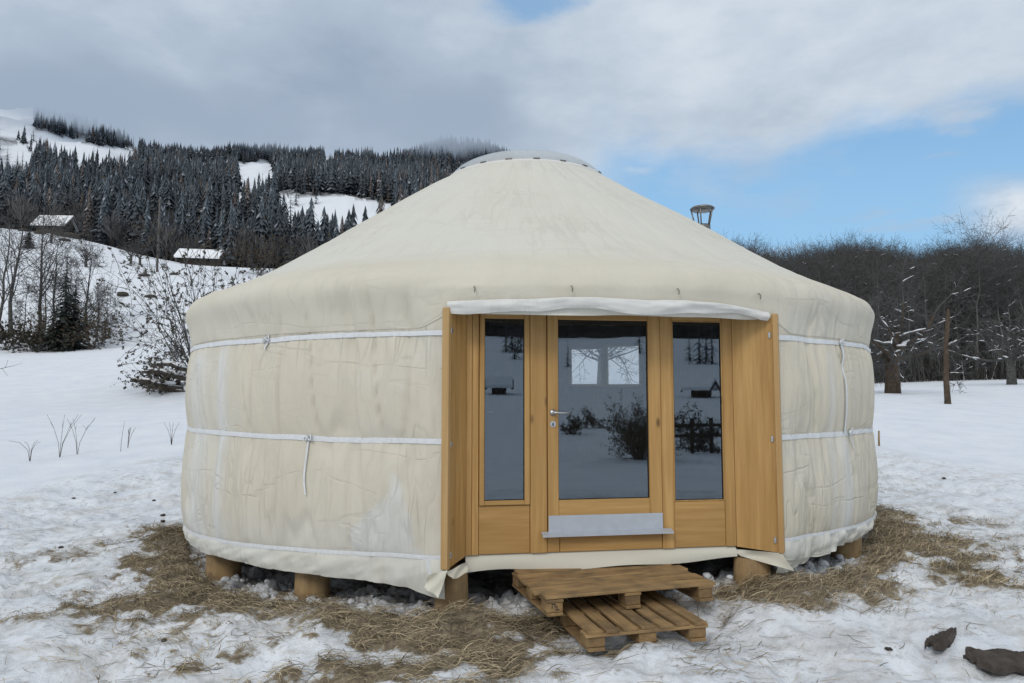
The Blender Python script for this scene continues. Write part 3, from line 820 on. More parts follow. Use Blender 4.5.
def fobj(m, name, mat, parent=None, sm=False):
    o = m.obj(name, mat, frt if parent is None else parent, sm); return o
# uprights
for x0, x1 in ((0, pu(472, 400)[0]), (pu(472, 400)[0] + .002, uS0 - G), (uS1 + G, uD0 - G), (uD1 + G, uR0 - .012), (uR1 + .012, W - .0)):
    m = MB(); brd(m, x0, x1, ZB, ZT); fobj(m, 'upright', M['pine_v'])
m = MB(); brd(m, uS0 + G, uS1 - G, ZB + .002, zSb - G, .008); fobj(m, 'lower_board', M['pine_h'])
m = MB(); brd(m, uR0 - .012 + G, uR1 + .012 - G, ZB + .002, zRb - .012, .008); fobj(m, 'lower_board', M['pine_h'])
xm = pu(560, 540)[0]
for x0, x1 in ((uD0 + G, xm - .002), (xm + .002, uD1 - G)):
    m = MB(); brd(m, x0, x1, ZB + .002, zDb - .03, .006); fobj(m, 'threshold_board', M['pine_h'])
m = MB(); brd(m, uS0 + G, uS1 - G, zGt + .045, ZT, .006); brd(m, uD0 + G, uD1 - G, zGt + .085, ZT, .006); brd(m, uR0 - .010, uR1 + .010, zGt + .012, ZT, .006)
fobj(m, 'head_board', M['pine_h'])
def pane(x0, x1, z0, z1, parent, y=.02):
    m = MB(); m.add([(x0, y, z0), (x1, y, z0), (x1, y, z1), (x0, y, z1)], [(0, 1, 2, 3)]); fobj(m, 'glass_pane', M['glass'], parent)
def seal(x0, x1, z0, z1, parent, y=.03, w=.003):
    m = MB()
    brd(m, x0 - w, x0 + .001, z0 - w, z1 + w, y, .02, 0, 0); brd(m, x1 - .001, x1 + w, z0 - w, z1 + w, y, .02, 0, 0)
    brd(m, x0 + .001, x1 - .001, z0 - w, z0 + .001, y, .02, 0, 0); brd(m, x0 + .001, x1 - .001, z1 - .001, z1 + w, y, .02, 0, 0)
    fobj(m, 'glazing_seal', M['rubber'], parent)
# left side window with its own sash
m = MB()
brd(m, uS0 + .003, uL0, zSb + .003, zGt + .042, -.012, .07); brd(m, uL1, uS1 - .003, zSb + .003, zGt + .042, -.012, .07)
ss = fobj(m, 'window_sash', M['pine_v'])
for z0, z1 in ((zSb + .003, zLb), (zGt, zGt + .042)):
    m = MB(); brd(m, uL0 + .0005, uL1 - .0005, z0, z1, -.010, .066); fobj(m, 'sash_rail', M['pine_h'])
pane(uL0 - .004, uL1 + .004, zLb - .004, zGt + .004, None); seal(uL0 + .004, uL1 - .004, zLb + .004, zGt - .004, None, .012)
# right window, fixed
m = MB()
brd(m, uR0 - .0105, uR0, zRb - .010, zGt + .010, .004, .05, 0, .002); brd(m, uR1, uR1 + .0105, zRb - .010, zGt + .010, .004, .05, 0, .002)
brd(m, uR0 + .0005, uR1 - .0005, zRb - .010, zRb, .006, .05, 0, .002); brd(m, uR0 + .0005, uR1 - .0005, zGt, zGt + .010, .006, .05, 0, .002)
fobj(m, 'window_bead', M['pine_v'])
pane(uR0 - .004, uR1 + .004, zRb - .004, zGt + .004, None); seal(uR0 + .004, uR1 - .004, zRb + .004, zGt - .004, None, .012)
# door leaf
dleaf = empty('door_leaf', (0, 0, 0)); dleaf.parent = yurt; dleaf.location = A; dleaf.rotation_euler = (0, 0, ANG)
m = MB()
brd(m, uD0 + .004, uG0, zDb - .012, zGt + .08, -.016, .072); fobj(m, 'door_stile', M['pine_v'], dleaf)
m = MB(); brd(m, uG1, uD1 - .004, zDb - .012, zGt + .08, -.016, .072); fobj(m, 'door_stile', M['pine_v'], dleaf)
for z0, z1 in ((zDb - .012, zGb), (zGt, zGt + .08)):
    m = MB(); brd(m, uG0 + .0005, uG1 - .0005, z0, z1, -.014, .068); fobj(m, 'door_rail', M['pine_h'], dleaf)
pane(uG0 - .004, uG1 + .004, zGb - .004, zGt + .004, dleaf, .014); seal(uG0 + .004, uG1 - .004, zGb + .004, zGt - .004, dleaf, .004)
m = MB(); brd(m, uD0 + .006, uD1 - .004, zDb - .004, zK1, -.024, .006, 0, .002); fobj(m, 'kick_plate', M['alu'], dleaf)
m = MB()
x0, x1 = pu(541, 532)[0], pu(670, 532)[0]
m.add([(x0, -.022, zDb + .012), (x1, -.022, zDb + .012), (x1, -.085, zDb - .008), (x0, -.085, zDb - .008), (x0, -.085, zDb - .022), (x1, -.085, zDb - .022), (x1, -.022, zDb - .012), (x0, -.022, zDb - .012)],
      [(0, 3, 2, 1), (3, 4, 5, 2), (4, 7, 6, 5), (0, 7, 4, 3), (1, 2, 5, 6)])
fobj(m, 'door_sill', M['alu'])
# handle and lock
hx, hz = pu(552.5, 412.5); m = MB()
m.tube([(hx, -.016, hz), (hx, -.024, hz)], .027, 20); m.tube([(hx, -.02, hz), (hx, -.062, hz)], .0095, 12)
m.tube([(hx - .004, -.062, hz), (hx + .02, -.064, hz), (hx + .135, -.062, hz - .002)], [.010, .0105, .0085], 12)
fobj(m, 'handle', M['metal'], dleaf, True)
m = MB(); lx, lz = pu(552.5, 424)
m.tube([(lx, -.016, lz), (lx, -.022, lz)], .026, 20); m.box((lx, -.0235, lz - .003), (.010, .005, .026), None, 1, .002)
fobj(m, 'lock_rosette', [M['metal'], M['rubber']], dleaf)
# splayed jambs with front posts
TL, TR = Vector((-.511, 5.49, 0)), Vector((2.255, 5.93, 0)); PR = A + e * W
def jamb(tip, cor, sgn, z0, z1, zc):
    d = (cor - tip); L = d.length; a = math.atan2(d.y, d.x)
    # board whose lower edge slopes from the post to the panel
    nrm = Vector((-d.y, d.x, 0)).normalized() * sgn * .035
    o = empty('door_jamb', tip, a); o.parent = yurt
    y1 = .04 * sgn
    m = MB(); lo0, lo1 = z0, zc
    v = [(0.035, 0, lo0), (L, 0, lo1), (L, 0, z1), (0.035, 0, z1), (0.035, y1, lo0), (L, y1, lo1), (L, y1, z1), (0.035, y1, z1)]
    f = [(0, 1, 2, 3), (7, 6, 5, 4), (0, 4, 5, 1), (3, 2, 6, 7), (0, 3, 7, 4), (1, 5, 6, 2)]
    m.add(v, f); m.obj('reveal_board', M['pine_v'], o, False)
    m = MB(); m.box((.015, .012 * sgn, (z0 + z1) / 2 + .01), (.042, .062, z1 - z0 + .02), None, 0, .004); m.obj('front_post', M['pine_edge'], o, False)
    for z in (z0 + .10, (z0 + z1) / 2 - .05, z1 - .16):
        m = MB(); m.box((.062, -.006 * sgn, z), (.020, .010, .05), None, 0, .003); m.tube([(.062, -.008 * sgn, z), (.062, -.022 * sgn, z)], .006, 8)
        m.obj('strap_hook', M['metal'], o, False)
    return o
jamb(TL, A, 1, .41, 2.42, .452)
jamb(TR, PR, -1, .44, 2.42, .452)
# canvas strip hanging under the timber front
m = MB(); P = []
for k in range(9):
    t = k / 8; row = []
    for i in range(61):
        u = i / 60; p = A + e * (W * u) + nin * (.03 + .03 * t * math.sin(u * 9) - .05 * t)
        zt = .452; zl = .325 + .115 * u ** 3 * .3 + .012 * math.sin(u * 14)
        row.append(Vector((p.x, p.y, zt + (zl - zt) * t)) - nin * .012 * math.sin(t * PI) )
    P.append(row)
m.grid(P); under = m.obj('canvas_skirt', M['hem'], yurt)
def flap(pts, name='canvas_flap', n=10, bulge=.03, seed=0):
    """four corner cloth patch"""
    a, b, c, d = [Vector(p) for p in pts]; m = MB(); P = []
    nr = (b - a).cross(d - a).normalized()
    for i in range(n + 1):
        row = []
        for j in range(n + 1):
            u, v = j / n, i / n
            p = (a * (1 - u) + b * u) * (1 - v) + (d * (1 - u) + c * u) * v
            row.append(p + nr * (bulge * math.sin(PI * u) * math.sin(PI * v) + .012 * math.sin(7 * u + 5 * v + seed)))
        P.append(row)
    m.grid(P); m.obj(name, M['hem'], yurt)
flap([at(447, 571, 5.50), at(468, 562, 5.72), at(467, 573, 5.66), at(452, 580, 5.45)], bulge=.02)
flap([at(734, 549, 6.16), at(782, 553, 5.93), at(794, 571, 5.86), at(740, 556, 6.12)], seed=2)
flap([at(428, 575, 5.50), at(448, 570, 5.46), at(438, 598, 5.44), at(424, 587, 5.50)], seed=4, bulge=.015)
# rear windows
for (p, w, z, h) in WIN:
    o = empty('rear_window', ppt(p, RW - .02, z), R_(p) + PI); o.parent = yurt
    m = MB()
    m.box((0, 0, h), (2 * w + .08, .05, .05)); m.box((0, 0, -h), (2 * w + .08, .05, .05)); m.box((-w, 0, 0), (.05, .048, 2 * h - .05)); m.box((w, 0, 0), (.05, .048, 2 * h - .05))
    m.obj('window_frame', M['pine_h'], o, False)
    m = MB(); m.add([(-w, 0, -h), (w, 0, -h), (w, 0, h), (-w, 0, h)], [(0, 1, 2, 3)]); m.obj('glass_pane', M['glass'], o, False)

# ------------------------------------------------------------------ log posts under the yurt
def log_post(p, r, z0, z1, label, seed):
    q = random.Random(seed); m = MB(); n = 26; P = []
    ph = [q.uniform(0, 6) for _ in range(4)]
    for k in range(7):
        t = k / 6; row = []
        for i in range(n + 1):
            a = 2 * PI * i / n
            rr = r * (1.06 - .08 * t + .03 * math.sin(2 * a + ph[0]) + .02 * math.sin(5 * a + ph[1] + t) + .012 * math.sin(9 * a + ph[2]))
            row.append(Vector((rr * math.cos(a), rr * math.sin(a), z0 + (z1 - z0) * t - p.z)))
        P.append(row)
    m.grid(P); m.add([v for v in P[-1][:-1]], [tuple(range(n))])
    return m.obj('log_post', M['log'], None, loc=p, label=label, cat='post', group='log posts under the yurt')
for i, (px, py, d, r, lab) in enumerate((
        (223, 575, 7.3, .165, 'leftmost short log post under the yurt, half hidden by its skirt'),
        (312, 590, 6.35, .145, 'second log post from the left carrying the yurt, pale sides showing'),
        (451, 590, 5.78, .135, 'log post under the left door post, base buried in straw'),
        (752, 570, 6.2, .150, 'thick round log post under the right end of the door front'),
        (846, 555, 7.35, .15, 'log post at the far right under the yurt, behind the skirt'))):
    p = at(px, py, d); z = gz(p.x, p.y)
    log_post(Vector((p.x, p.y, z - .08)), r, z - .08, .358, lab, i)

# ------------------------------------------------------------------ pallets
def pallet_top(name, o, ang, L, D, z0, label, closed):
    t = empty(name, (o[0], o[1], z0), ang, label=label, cat='pallet')
    q = random.Random(5 if closed else 9)
    H = .138
    if closed:      # boards along x, nearly closed deck
        n = 6; w = D / n
        for i in range(n):
            m = MB(); y = w * (i + .5)
            lo, hi = q.uniform(-.03, .03), q.uniform(-.03, .03)
            m.box((L / 2 + (lo + hi) / 2, y, H - .011 + q.uniform(-.003, .003)), (L + (hi - lo), w - q.uniform(.004, .012), .022), Matrix.Rotation(q.uniform(-.006, .006), 3, 'Z') @ Matrix.Rotation(q.uniform(-.006, .006), 3, 'Y'), 0, .003)
            m.obj('deck_board', M['pallet'], t, False, loc=(0, 0, 0))
        for i in range(3):
            x = (.075, L / 2, L - .075)[i]
            m = MB(); m.box((x, D / 2, H - .033), (.13, D - .01, .021), None, 0, .003); m.obj('cross_board', M['pallet_y'], t, False)
            for y in (.075, D / 2, D - .08):
                m = MB(); m.box((x, y, .060), (.12, .13, .0655), None, 0, .004); m.obj('spacer_block', M['pallet_y'], t, False)
            m = MB(); m.box((x, D / 2, .0145), (.12, D, .022), None, 0, .003); m.obj('base_board', M['pallet_y'], t, False)
    else:           # slats run front to back
        n = 7; w = L / n
        for i in range(n):
            m = MB(); x = w * (i + .5)
            m.box((x, D / 2 + q.uniform(-.01, .01), H - .011 + q.uniform(-.003, .003)), (w - q.uniform(.025, .04), D, .022), Matrix.Rotation(q.uniform(-.01, .01), 3, 'Z'), 0, .003)
            m.obj('deck_slat', M['pallet_y'], t, False)
        for y in (.06, D / 2, D - .06):
            m = MB(); m.box((L / 2, y, H - .033), (L, .12, .021), None, 0, .003); m.obj('cross_board', M['pallet'], t, False)
        for x in (.075, L / 2, L - .075):
            for y in (.075, D / 2, D - .08):
                m = MB(); m.box((x, y, .060), (.13, .12, .0655), None, 0, .004); m.obj('spacer_block', M['pallet_y'], t, False)
            m = MB(); m.box((x, D / 2, .0145), (.12, D, .022), None, 0, .003); m.obj('base_board', M['pallet_y'], t, False)
    return t
pl, pr = at(584.7, 655, 4.80), at(709.7, 642, 4.98)
pb = Vector((.49, 4.76, 0)); angb = R_(14.5)
zp = .05
lowpal = pallet_top('wooden_pallet', (pb.x, pb.y), angb, .90, 1.05, zp, 'lower open slatted pallet in the snow, serving as the bottom step', False)
toppal = pallet_top('wooden_pallet', (.235, 5.04), R_(17.2), 1.37, .84, zp + .141, 'upper pallet with closed board deck below the door sill', True)
# stamp on the block
m = MB(); q = .012
for (x, z, w, h) in ((-.022, .012, .006, .03), (-.010, .026, .03, .006), (.0, .012, .006, .022), (.014, .0, .006, .03), (.018, -.014, .028, .006)):
    m.box((.075 + x, .0085, .06 + z), (w, .002, h))
o = m.obj('block_stamp', M['darkmetal'], toppal, False)

# ------------------------------------------------------------------ straw and snow lumps
def build_straw():
    g = np.random.default_rng(3)
    N = 620000
    x = g.uniform(-7.5, 8.5, N); y = g.uniform(2.2, 14, N)
    d = hay_density(x, y)
    rr = np.hypot(x - Cx, y - Cy)
    far = (1 - sstep(2.0, 4.2, rr - RW))
    keep = g.random(N) < (np.clip(d - .14, 0, 1) ** 1.35 * .62 + .05 * far * (rr > RW - .5) * sstep(.45, .65, fbm(x * .8, y * .8, 3, 77)) + .0045 * far * (rr > RW))
    x, y, d = x[keep], y[keep], d[keep]
    n = len(x)
    L = g.uniform(.04, .20, n); a = g.uniform(0, 2 * PI, n) ; 
    # combed roughly around the yurt
    tang = np.arctan2(x - Cx, -(y - Cy)); a = np.where(g.random(n) < .55, tang + g.normal(0, .5, n), a)
    w = g.uniform(.0011, .0026, n)
    z = ground_h(x, y) + g.uniform(.0, .05, n) * np.clip(d, 0, 1) + .006
    tilt = g.normal(0, .22, n) * np.clip(d + .25, 0, 1); bend = g.uniform(-.35, .35, n)
    ca, sa = np.cos(a), np.sin(a)
    V = []
    for k in range(4):
        t = k / 3 - .5
        al = t * L; off = bend * L * (t * t - .08)
        cx = x + ca * al - sa * off; cy = y + sa * al + ca * off
        cz = np.maximum(z + np.abs(tilt) * L * (t + .5) - .02 * (t * 2) ** 2 * (d > .3), ground_h(cx, cy) + .004)
        wx, wy = -sa * w, ca * w
        tw = .5 if k in (0, 3) else 1.
        V.append(np.stack([cx - wx * tw, cy - wy * tw, cz], -1)); V.append(np.stack([cx + wx * tw, cy + wy * tw, cz + w * .8], -1))
    V = np.stack(V, 1)                       # n,8,3
    b = np.arange(n)[:, None] * 8
    F = np.concatenate([np.stack([b[:, 0] + 2 * k, b[:, 0] + 2 * k + 1, b[:, 0] + 2 * k + 3, b[:, 0] + 2 * k + 2], -1) for k in range(3)])
    u = g.random((n, 1)); dark = g.random((n, 1)) ** 1.5
    pt = fbm(x * 3.1, y * 3.7, 3, 36)[:, None]
    c = (np.array([[.50, .415, .285]]) * (.35 + .85 * u)) * (1 - .74 * dark) * (.55 + .9 * pt) + np.array([[.02, .01, 0]]) * u
    Cc = np.concatenate([np.repeat(c, 8, 0), np.ones((n * 8, 1))], 1)
    np_obj('straw', V.reshape(-1, 3), F, [M['vcol']], False, attrs={'Col': ('FLOAT_COLOR', Cc)}, kind='stuff', label='trodden brown straw scattered round the foot of the yurt')
build_straw()

def lump_mesh(name, mat, seed, n=14, sq=.6):
    q = np.random.default_rng(seed); m = MB(); P = []
    for i in range(n + 1):
        t = PI * i / n; row = []
        for j in range(n * 2 + 1):
            a = 2 * PI * (j % (n * 2)) / (n * 2)
            v = np.array([math.sin(t) * math.cos(a), math.sin(t) * math.sin(a), math.cos(t)])
            k = .65 + .7 * float(fbm(v[0] * 1.6 + seed * 3 + v[2], v[1] * 1.6 + v[2] * 1.3, 3, seed))
            row.append(Vector(v * k * np.array([1, 1, sq])))
        P.append(row)
    m.grid(P); return m.mesh(name, mat)
def clump_stuff():
    """loose snow chunks lying in the gap below the skirt"""
    me = [lump_mesh('lump', M['snowcap'], s, 7, .7) for s in range(4)]
    g = np.random.default_rng(12); Vs, Fs, b = [], [], 0
    for k in range(420):
        ph = g.uniform(-62, 60); q = -.10 - abs(g.normal(0, .13))
        if -7 < ph < 24 and g.random() < .35: q -= .25
        p = ppt(ph, RW + q, 0); s = .012 + .045 * g.random() ** 3.
        mm = me[k % 4]; v = np.array([x.co[:] for x in mm.vertices]); f = np.array([list(x.vertices) for x in mm.polygons])
        a = g.uniform(0, 6.3); Rm = np.array([[math.cos(a), -math.sin(a), 0], [math.sin(a), math.cos(a), 0], [0, 0, 1]])
        Vs.append((v * s) @ Rm.T + np.array([p.x, p.y, gz(p.x, p.y) + s * .05])); Fs.append(f + b); b += len(v)
    np_obj('snow_clumps', np.concatenate(Vs), np.concatenate(Fs), [M['dirtysnow']], True, kind='stuff', label='loose snow chunks heaped in the gap under the yurt')
    for x in me: bpy.data.meshes.remove(x)
clump_stuff()

def ground_pt(px, py):
    v = at(px, py, 1.) - Vector((0, 0, CAMZ)); dd = np.linspace(3, 60, 4000)
    h = ground_h(v.x * dd, dd); k = np.nonzero(h > CAMZ + v.z * dd)[0]; k = k[0] if len(k) else 1000
    return Vector((v.x * dd[k], dd[k], float(h[k])))
# dark clods lying on the snow to the left, each on its own
cl = [lump_mesh('clod', M['clod'], s + 40, 7, .55) for s in range(3)]
for i, (px, py, s, lab) in enumerate((
        (74, 499, .045, 'dark earth clod on trampled snow, second of the scattered row left of the yurt'),
        (115, 493, .04, 'small dark clod on snow, nearest the bank left of the yurt'),
        (154, 501, .05, 'dark clod on snow just left of the yurt wall, beside none other'),
        (163, 516, .055, 'dark flat clod at the edge of the straw left of the yurt, upper of two'),
        (163, 522, .06, 'dark flat clod at the edge of the straw left of the yurt, lower of two'),
        (61, 548, .045, 'dark lone clod on snow left of the straw ring'),
        (164, 641, .035, 'tiny dark clod on the snow in the left foreground'),
        (889, 650, .035, 'tiny dark clod on snow left of the broken bark pieces'),
        (944, 479, .06, 'small dark clod on open snow right of the yurt'))):
    p = ground_pt(px, py); z = p.z
    ob = link('clod', cl[i % 3], None, (p.x, p.y, z + s * .2), i * 1.3, label=lab, cat='clod', group='dark clods on the snow')
    ob.scale = (s * .7, s * .55, s * .55)

# broken bark pieces, bottom right
def bark_piece(p, L, w, rotz, seed, label, tilt=0.):
    q = random.Random(seed); m = MB(); P = []; nu, nv = 20, 21
    for i in range(nu + 1):
        u = i / nu; row = []
        ww = w * (.75 + .35 * math.sin(PI * min(1, u * 1.1 + .1))) * (1 - .35 * max(0, u - .8) * 5 * q.uniform(.2, 1))
        for j in range(nv + 1):
            v = j / nv - .5
            row.append(Vector((L * (u - .5) + .02 * math.sin(v * 9 + seed), ww * v, .30 * w * math.cos(v * PI) + .016 * abs(math.sin(v * 15 + u)) + .012 * math.sin(u * 17 + v * 11) + q.uniform(-.004, .004) + tilt * (u - .5) * L)))
        P.append(row)
    Q = [[p_ - Vector((0, 0, .035)) for p_ in r] for r in P]
    m.grid(P); m.grid([r[::-1] for r in Q])
    bd = lambda G: [r[0] for r in G] + G[-1][1:] + [r[-1] for r in G[::-1]][1:] + G[0][::-1][1:]
    m.grid([bd(P), bd(Q)])
    o = m.obj('bark_piece', M['deadwood'], None, True, loc=p + Vector((0, 0, .025)), rotz=rotz, label=label, cat='bark')
    return o
bark_piece(ground_pt(943, 645), .30, .10, R_(30), 2, 'small broken slab of dark bark lying on the snow near the frame edge', .10)
bark_piece(ground_pt(1014, 668), .50, .2, R_(-12), 5, 'large curved dark bark slab half out of frame on the snow', .02)

# stake in the snow right of the yurt
p = ground_pt(879, 446)
m = MB(); m.tube([(0, 0, -.1), (.004, 0, .15), (.012, 0, .34)], [.022, .022, .018], 7)
m.obj('wooden_stake', M['log'], None, loc=p, label='thin wooden stake standing in the snow right of the yurt', cat='stake')

# ------------------------------------------------------------------ trees
class Tree:
    """bare branching skeleton collected into one trunk mesh and one twig mesh"""
    def __init__(s, seed): s.q = random.Random(seed); s.trunk = MB(); s.twigs = MB(); s.ends = []; s.snow = MB()
    def rv(s):
        q = s.q; return Vector((q.gauss(0, 1), q.gauss(0, 1), q.gauss(0, 1))).normalized()
    def branch(s, p, d, L, r, lev, maxlev, up=.15, wig=.18, split=(3, 5), snow=0., mini=.007, ratio=.62, spread=.75):
        q = s.q; n = 5 if lev < 2 else 3
        pts, rad = [p.copy()], [r]; dd = d.normalized(); c = p.copy()
        for i in range(n):
            dd = (dd + s.rv() * wig + Vector((0, 0, up * (1 if lev < 3 else .4)))).normalized()
            c = c + dd * (L / n); pts.append(c.copy()); rad.append(max(mini * .7, r * (1 - .62 * (i + 1) / n)))
        tgt = s.trunk if lev < 2 else s.twigs
        tgt.tube(pts, rad, 8 if lev == 0 else (5 if lev == 1 else 3), 0, False)
        if snow > 0 and 1 <= lev <= 3:
            for i in range(n):
                a, b = pts[i], pts[i + 1]; fl = 1 - abs((b - a).normalized().z)
                if fl > .45 and q.random() < snow:
                    w = max(rad[i], .02) * .95
                    z = Vector((0, 0, rad[i] * .75 + .008))
                    s.twigs.tube([a.lerp(b, -.05) + z, a.lerp(b, .5) + z * 1.35, a.lerp(b, 1.05) + z], [w * .5, w, w * .5], 5, 1)
        s.ends.append((pts[-1], dd))
        if lev < maxlev:
            k = q.randint(*split) + (2 if lev == 0 else 0)
            for j in range(k):
                t = q.uniform(.35 if lev == 0 else .2, 1.); f = t * n; i = min(int(f), n - 1)
                bp = pts[i].lerp(pts[i + 1], f - i); bd = (pts[i + 1] - pts[i]).normalized()
                side = s.rv(); side = (side - bd * side.dot(bd)).normalized()
                nd = (bd * (1 - spread * q.uniform(.6, 1)) + side * spread).normalized()
                s.branch(bp, nd, L * ratio * q.uniform(.7, 1.15) * (1.15 - .4 * t), max(mini, rad[i] * .55), lev + 1, maxlev, up, wig, split, snow, mini, ratio, spread)
            s.branch(pts[-1], dd, L * ratio * .9, max(mini, rad[-1]), lev + 1, maxlev, up, wig, split, snow, mini, ratio, spread)

def forest_tree_meshes(seed, H):
    """tall slim woodland tree; returns (trunk mesh, crown mesh)"""
    t = Tree(seed); q = t.q
    P, Rr = [Vector((0, 0, -.4))], [.27 * H / 16]
    lean = Vector((q.uniform(-.04, .04), q.uniform(-.04, .04), 0)); c = Vector((0, 0, -.4))
    n = 9
    for i in range(n):
        c = c + Vector((lean.x * H / n + q.gauss(0, .10), lean.y * H / n + q.gauss(0, .10), (H + .4) / n)); P.append(c.copy()); Rr.append(.27 * H / 16 * (1 - .93 * ((i + 1) / n) ** .8))
    t.trunk.tube(P, Rr, 7)
    nb = 34
    for j in range(nb):
        u = .22 + .78 * (j / nb) ** .8; f = u * n; i = min(int(f), n - 1); bp = P[i].lerp(P[i + 1], f - i)
        a = q.uniform(0, 6.28); el = q.uniform(.35, 1.1)
        d = Vector((math.cos(a) * math.cos(el), math.sin(a) * math.cos(el), math.sin(el)))
        t.branch(bp, d, H * (.10 + .20 * math.sin(PI * min(1, (u - .1) * .95))) * q.uniform(.7, 1.15), max(.02, Rr[i] * .38), 2, 4, .10, .22, (4, 6), .018, .011, .58, .8)
    return t.trunk.mesh('trunk', M['wood_bark']), t.twigs.mesh('crown', [M['twig'], M['snowcap']], False)

def make_tree(name, parts, loc, rotz=0., scale=1., **tags):
    o = empty(name, loc, rotz, **tags); o.scale = (scale,) * 3
    for nm, me in parts: link(nm, me, o)
    return o

# --- the wood on the right
WOOD = [forest_tree_meshes(200 + k, 10.9 + .4 * (k % 3)) for k in range(7)]
WOODH = [max(v.co.z for v in w_[1].vertices) for w_ in WOOD]
WL = ['bare slim deciduous tree in the dense dark wood beyond the meadow']
g = random.Random(31)
spots = []
tries = 0
while len(spots) < 285 and tries < 20000:
    tries += 1
    d = 62 + 78 * g.random() ** 1.25; px = g.uniform(700, 1075)
    x = (px - 512) / FPX * d
    if any((x - a) ** 2 + (d - b) ** 2 < 1.75 ** 2 for a, b, _ in spots): continue
    spots.append((x, d, px))
first = None
for i, (x, y, px) in enumerate(spots):
    k = i % len(WOOD); sc = g.uniform(.82, 1.04)
    make_tree('bare_tree', [('trunk', WOOD[k][0]), ('crown', WOOD[k][1])], (x, y, gz(x, y)), g.uniform(0, 6.28), min(1.75, max(.55, (at(px, 237 + g.uniform(-3, 13) + 5 * math.sin(px * .05), y).z - gz(x, y)) / WOODH[k])),
              label='bare slim deciduous tree in the dense dark wood beyond the meadow', cat='tree', group='bare trees of the wood')
# four that stand proud of the tree line
for px, d, sc, lab in ((985, 86, 1.30, 'tallest bare tree of the wood, its rounded crown clear against the sky'),
                       (935, 95, 1.08, 'bare tree rising just above the wood skyline, with thin open crown')):
    x = (px - 512) / FPX * d; k = 2 if px == 985 else 4
    make_tree('bare_tree', [('trunk', WOOD[k][0]), ('crown', WOOD[k][1])], (x, d, gz(x, d)), 1., sc, label=lab, cat='tree')
x, d = (600 - 512) / FPX * 34, 34
tw = Tree(55); tw.trunk.tube([(0, 0, -.3), (.05, 0, 1.), (.1, 0, 1.8)], [.2, .17, .15], 8)
for k in range(9): tw.branch(Vector((.1, 0, 1.3 + .06 * k)), Vector((math.cos(k * 2.4), math.sin(k * 2.4), .5)), 2.2, .06, 1, 4, .05, .25, (3, 5), .6, .01)
_o = empty('apple_tree', (x, d, gz(x, d)), 0, label='snow-laden bare tree behind the yurt, seen through its rear windows', cat='tree')
tw.trunk.obj('trunk', M['bark'], _o); tw.twigs.obj('crown', [M['twig'], M['snowcap']], _o, False)
# brush beneath the wood
def build_brush():
    g = np.random.default_rng(8); n = 42000
    px = g.uniform(690, 1090, n); d = 61 + 75 * g.random(n) ** 1.3
    x = (px - 512) / FPX * d; y = d
    z = ground_h(x, y)
    Hh = g.uniform(.8, 4.2, n) * (.4 + fbm(x * .12, y * .12, 3, 15)); a = g.uniform(0, 6.28, n); ln = g.uniform(.1, .8, n) * Hh
    w = g.uniform(.015, .05, n)
    dx, dy = np.cos(a), np.sin(a)
    hz = g.uniform(0, 2.5, n) * (g.random(n) < .5)
    V = np.stack([np.stack([x - w * dy, y + w * dx, z - .1 + hz], -1), np.stack([x + w * dy, y - w * dx, z - .1 + hz], -1), np.stack([x + dx * ln, y + dy * ln, z + hz + Hh], -1)], 1)
    u = g.random((n, 1)); c = np.array([[.062, .060, .057]]) * (.5 + u) + (g.random((n, 1)) < .02) * .4
    np_obj('undergrowth', V.reshape(-1, 3), np.arange(n * 3).reshape(-1, 3), [M['vcol']], False, attrs={'Col': ('FLOAT_COLOR', np.concatenate([np.repeat(c, 3, 0), np.ones((n * 3, 1))], 1))}, kind='stuff', label='dense leafless brush under the trees of the wood')
build_brush()

# --- old apple tree with snowy boughs and a dead upright trunk, right
def apple_tree(seed, H, r, snow, maxlev=5, low=.4, up=.02):
    t = Tree(seed); q = t.q
    pts = [Vector((0, 0, -.3)), Vector((.02, 0, H * .12)), Vector((.05, .02, H * .26))]
    t.trunk.tube(pts, [r * 1.25, r, r * .95], 11)
    k = 7
    for j in range(k):
        a = 2 * PI * j / k + q.uniform(-.3, .3); el = q.uniform(.05, .75) if j % 3 else .95
        d = Vector((math.cos(a) * math.cos(el), math.sin(a) * math.cos(el) * .8, math.sin(el)))
        t.branch(pts[-1] - Vector((0, 0, q.uniform(0, H * .06))), d, H * q.uniform(.30, .46), r * .42, 1, maxlev, up, .26, (3, 4), snow, .012, .62, .8)
    return t
def place_tree(t, name, loc, rotz=0., twig=None, bark=None, **tags):
    o = empty(name, loc, rotz, **tags)
    t.trunk.obj('trunk', bark or M['bark'], o)
    t.twigs.obj('crown', [twig or M['twig'], M['snowcap']], o, False)
    return o
p = at(893, 396, 36); p.z = gz(p.x, p.y)
place_tree(apple_tree(14, 8.2, .33, .40), 'apple_tree', p, .4, bark=M['bark_warm'], label='gnarled thick-trunked bare tree with snow on its low boughs', cat='tree')
p = at(1012, 384, 46); p.z = gz(p.x, p.y)
place_tree(apple_tree(23, 6.8, .26, .5), 'apple_tree', p, 1.4, label='low spreading bare tree with heavy snow on boughs at the wood edge', cat='tree')
p = at(948, 409, 27.5); p.z = gz(p.x, p.y)
t = Tree(3); H = 3.75
t.trunk.tube([(0, 0, -.3), (.0, 0, .2), (-.02, 0, .9), (.02, 0, 1.6), (.05, .02, 2.3), (.13, .02, 3.0), (.20, .03, 3.5), (.21, .03, H)], [.14, .115, .10, .10, .085, .085, .075, .03], 9)
for z, a, L in ((1.9, 2.6, 1.1), (2.3, .3, .9), (2.7, 3.4, 1.2), (3.1, .9, .8), (3.3, 2.4, .9)):
    t.branch(Vector((.06, .02, z)), Vector((math.cos(a), .3 * math.sin(a), .5)), L, .02, 2, 3, .1, .25, (2, 3), 0, .006)
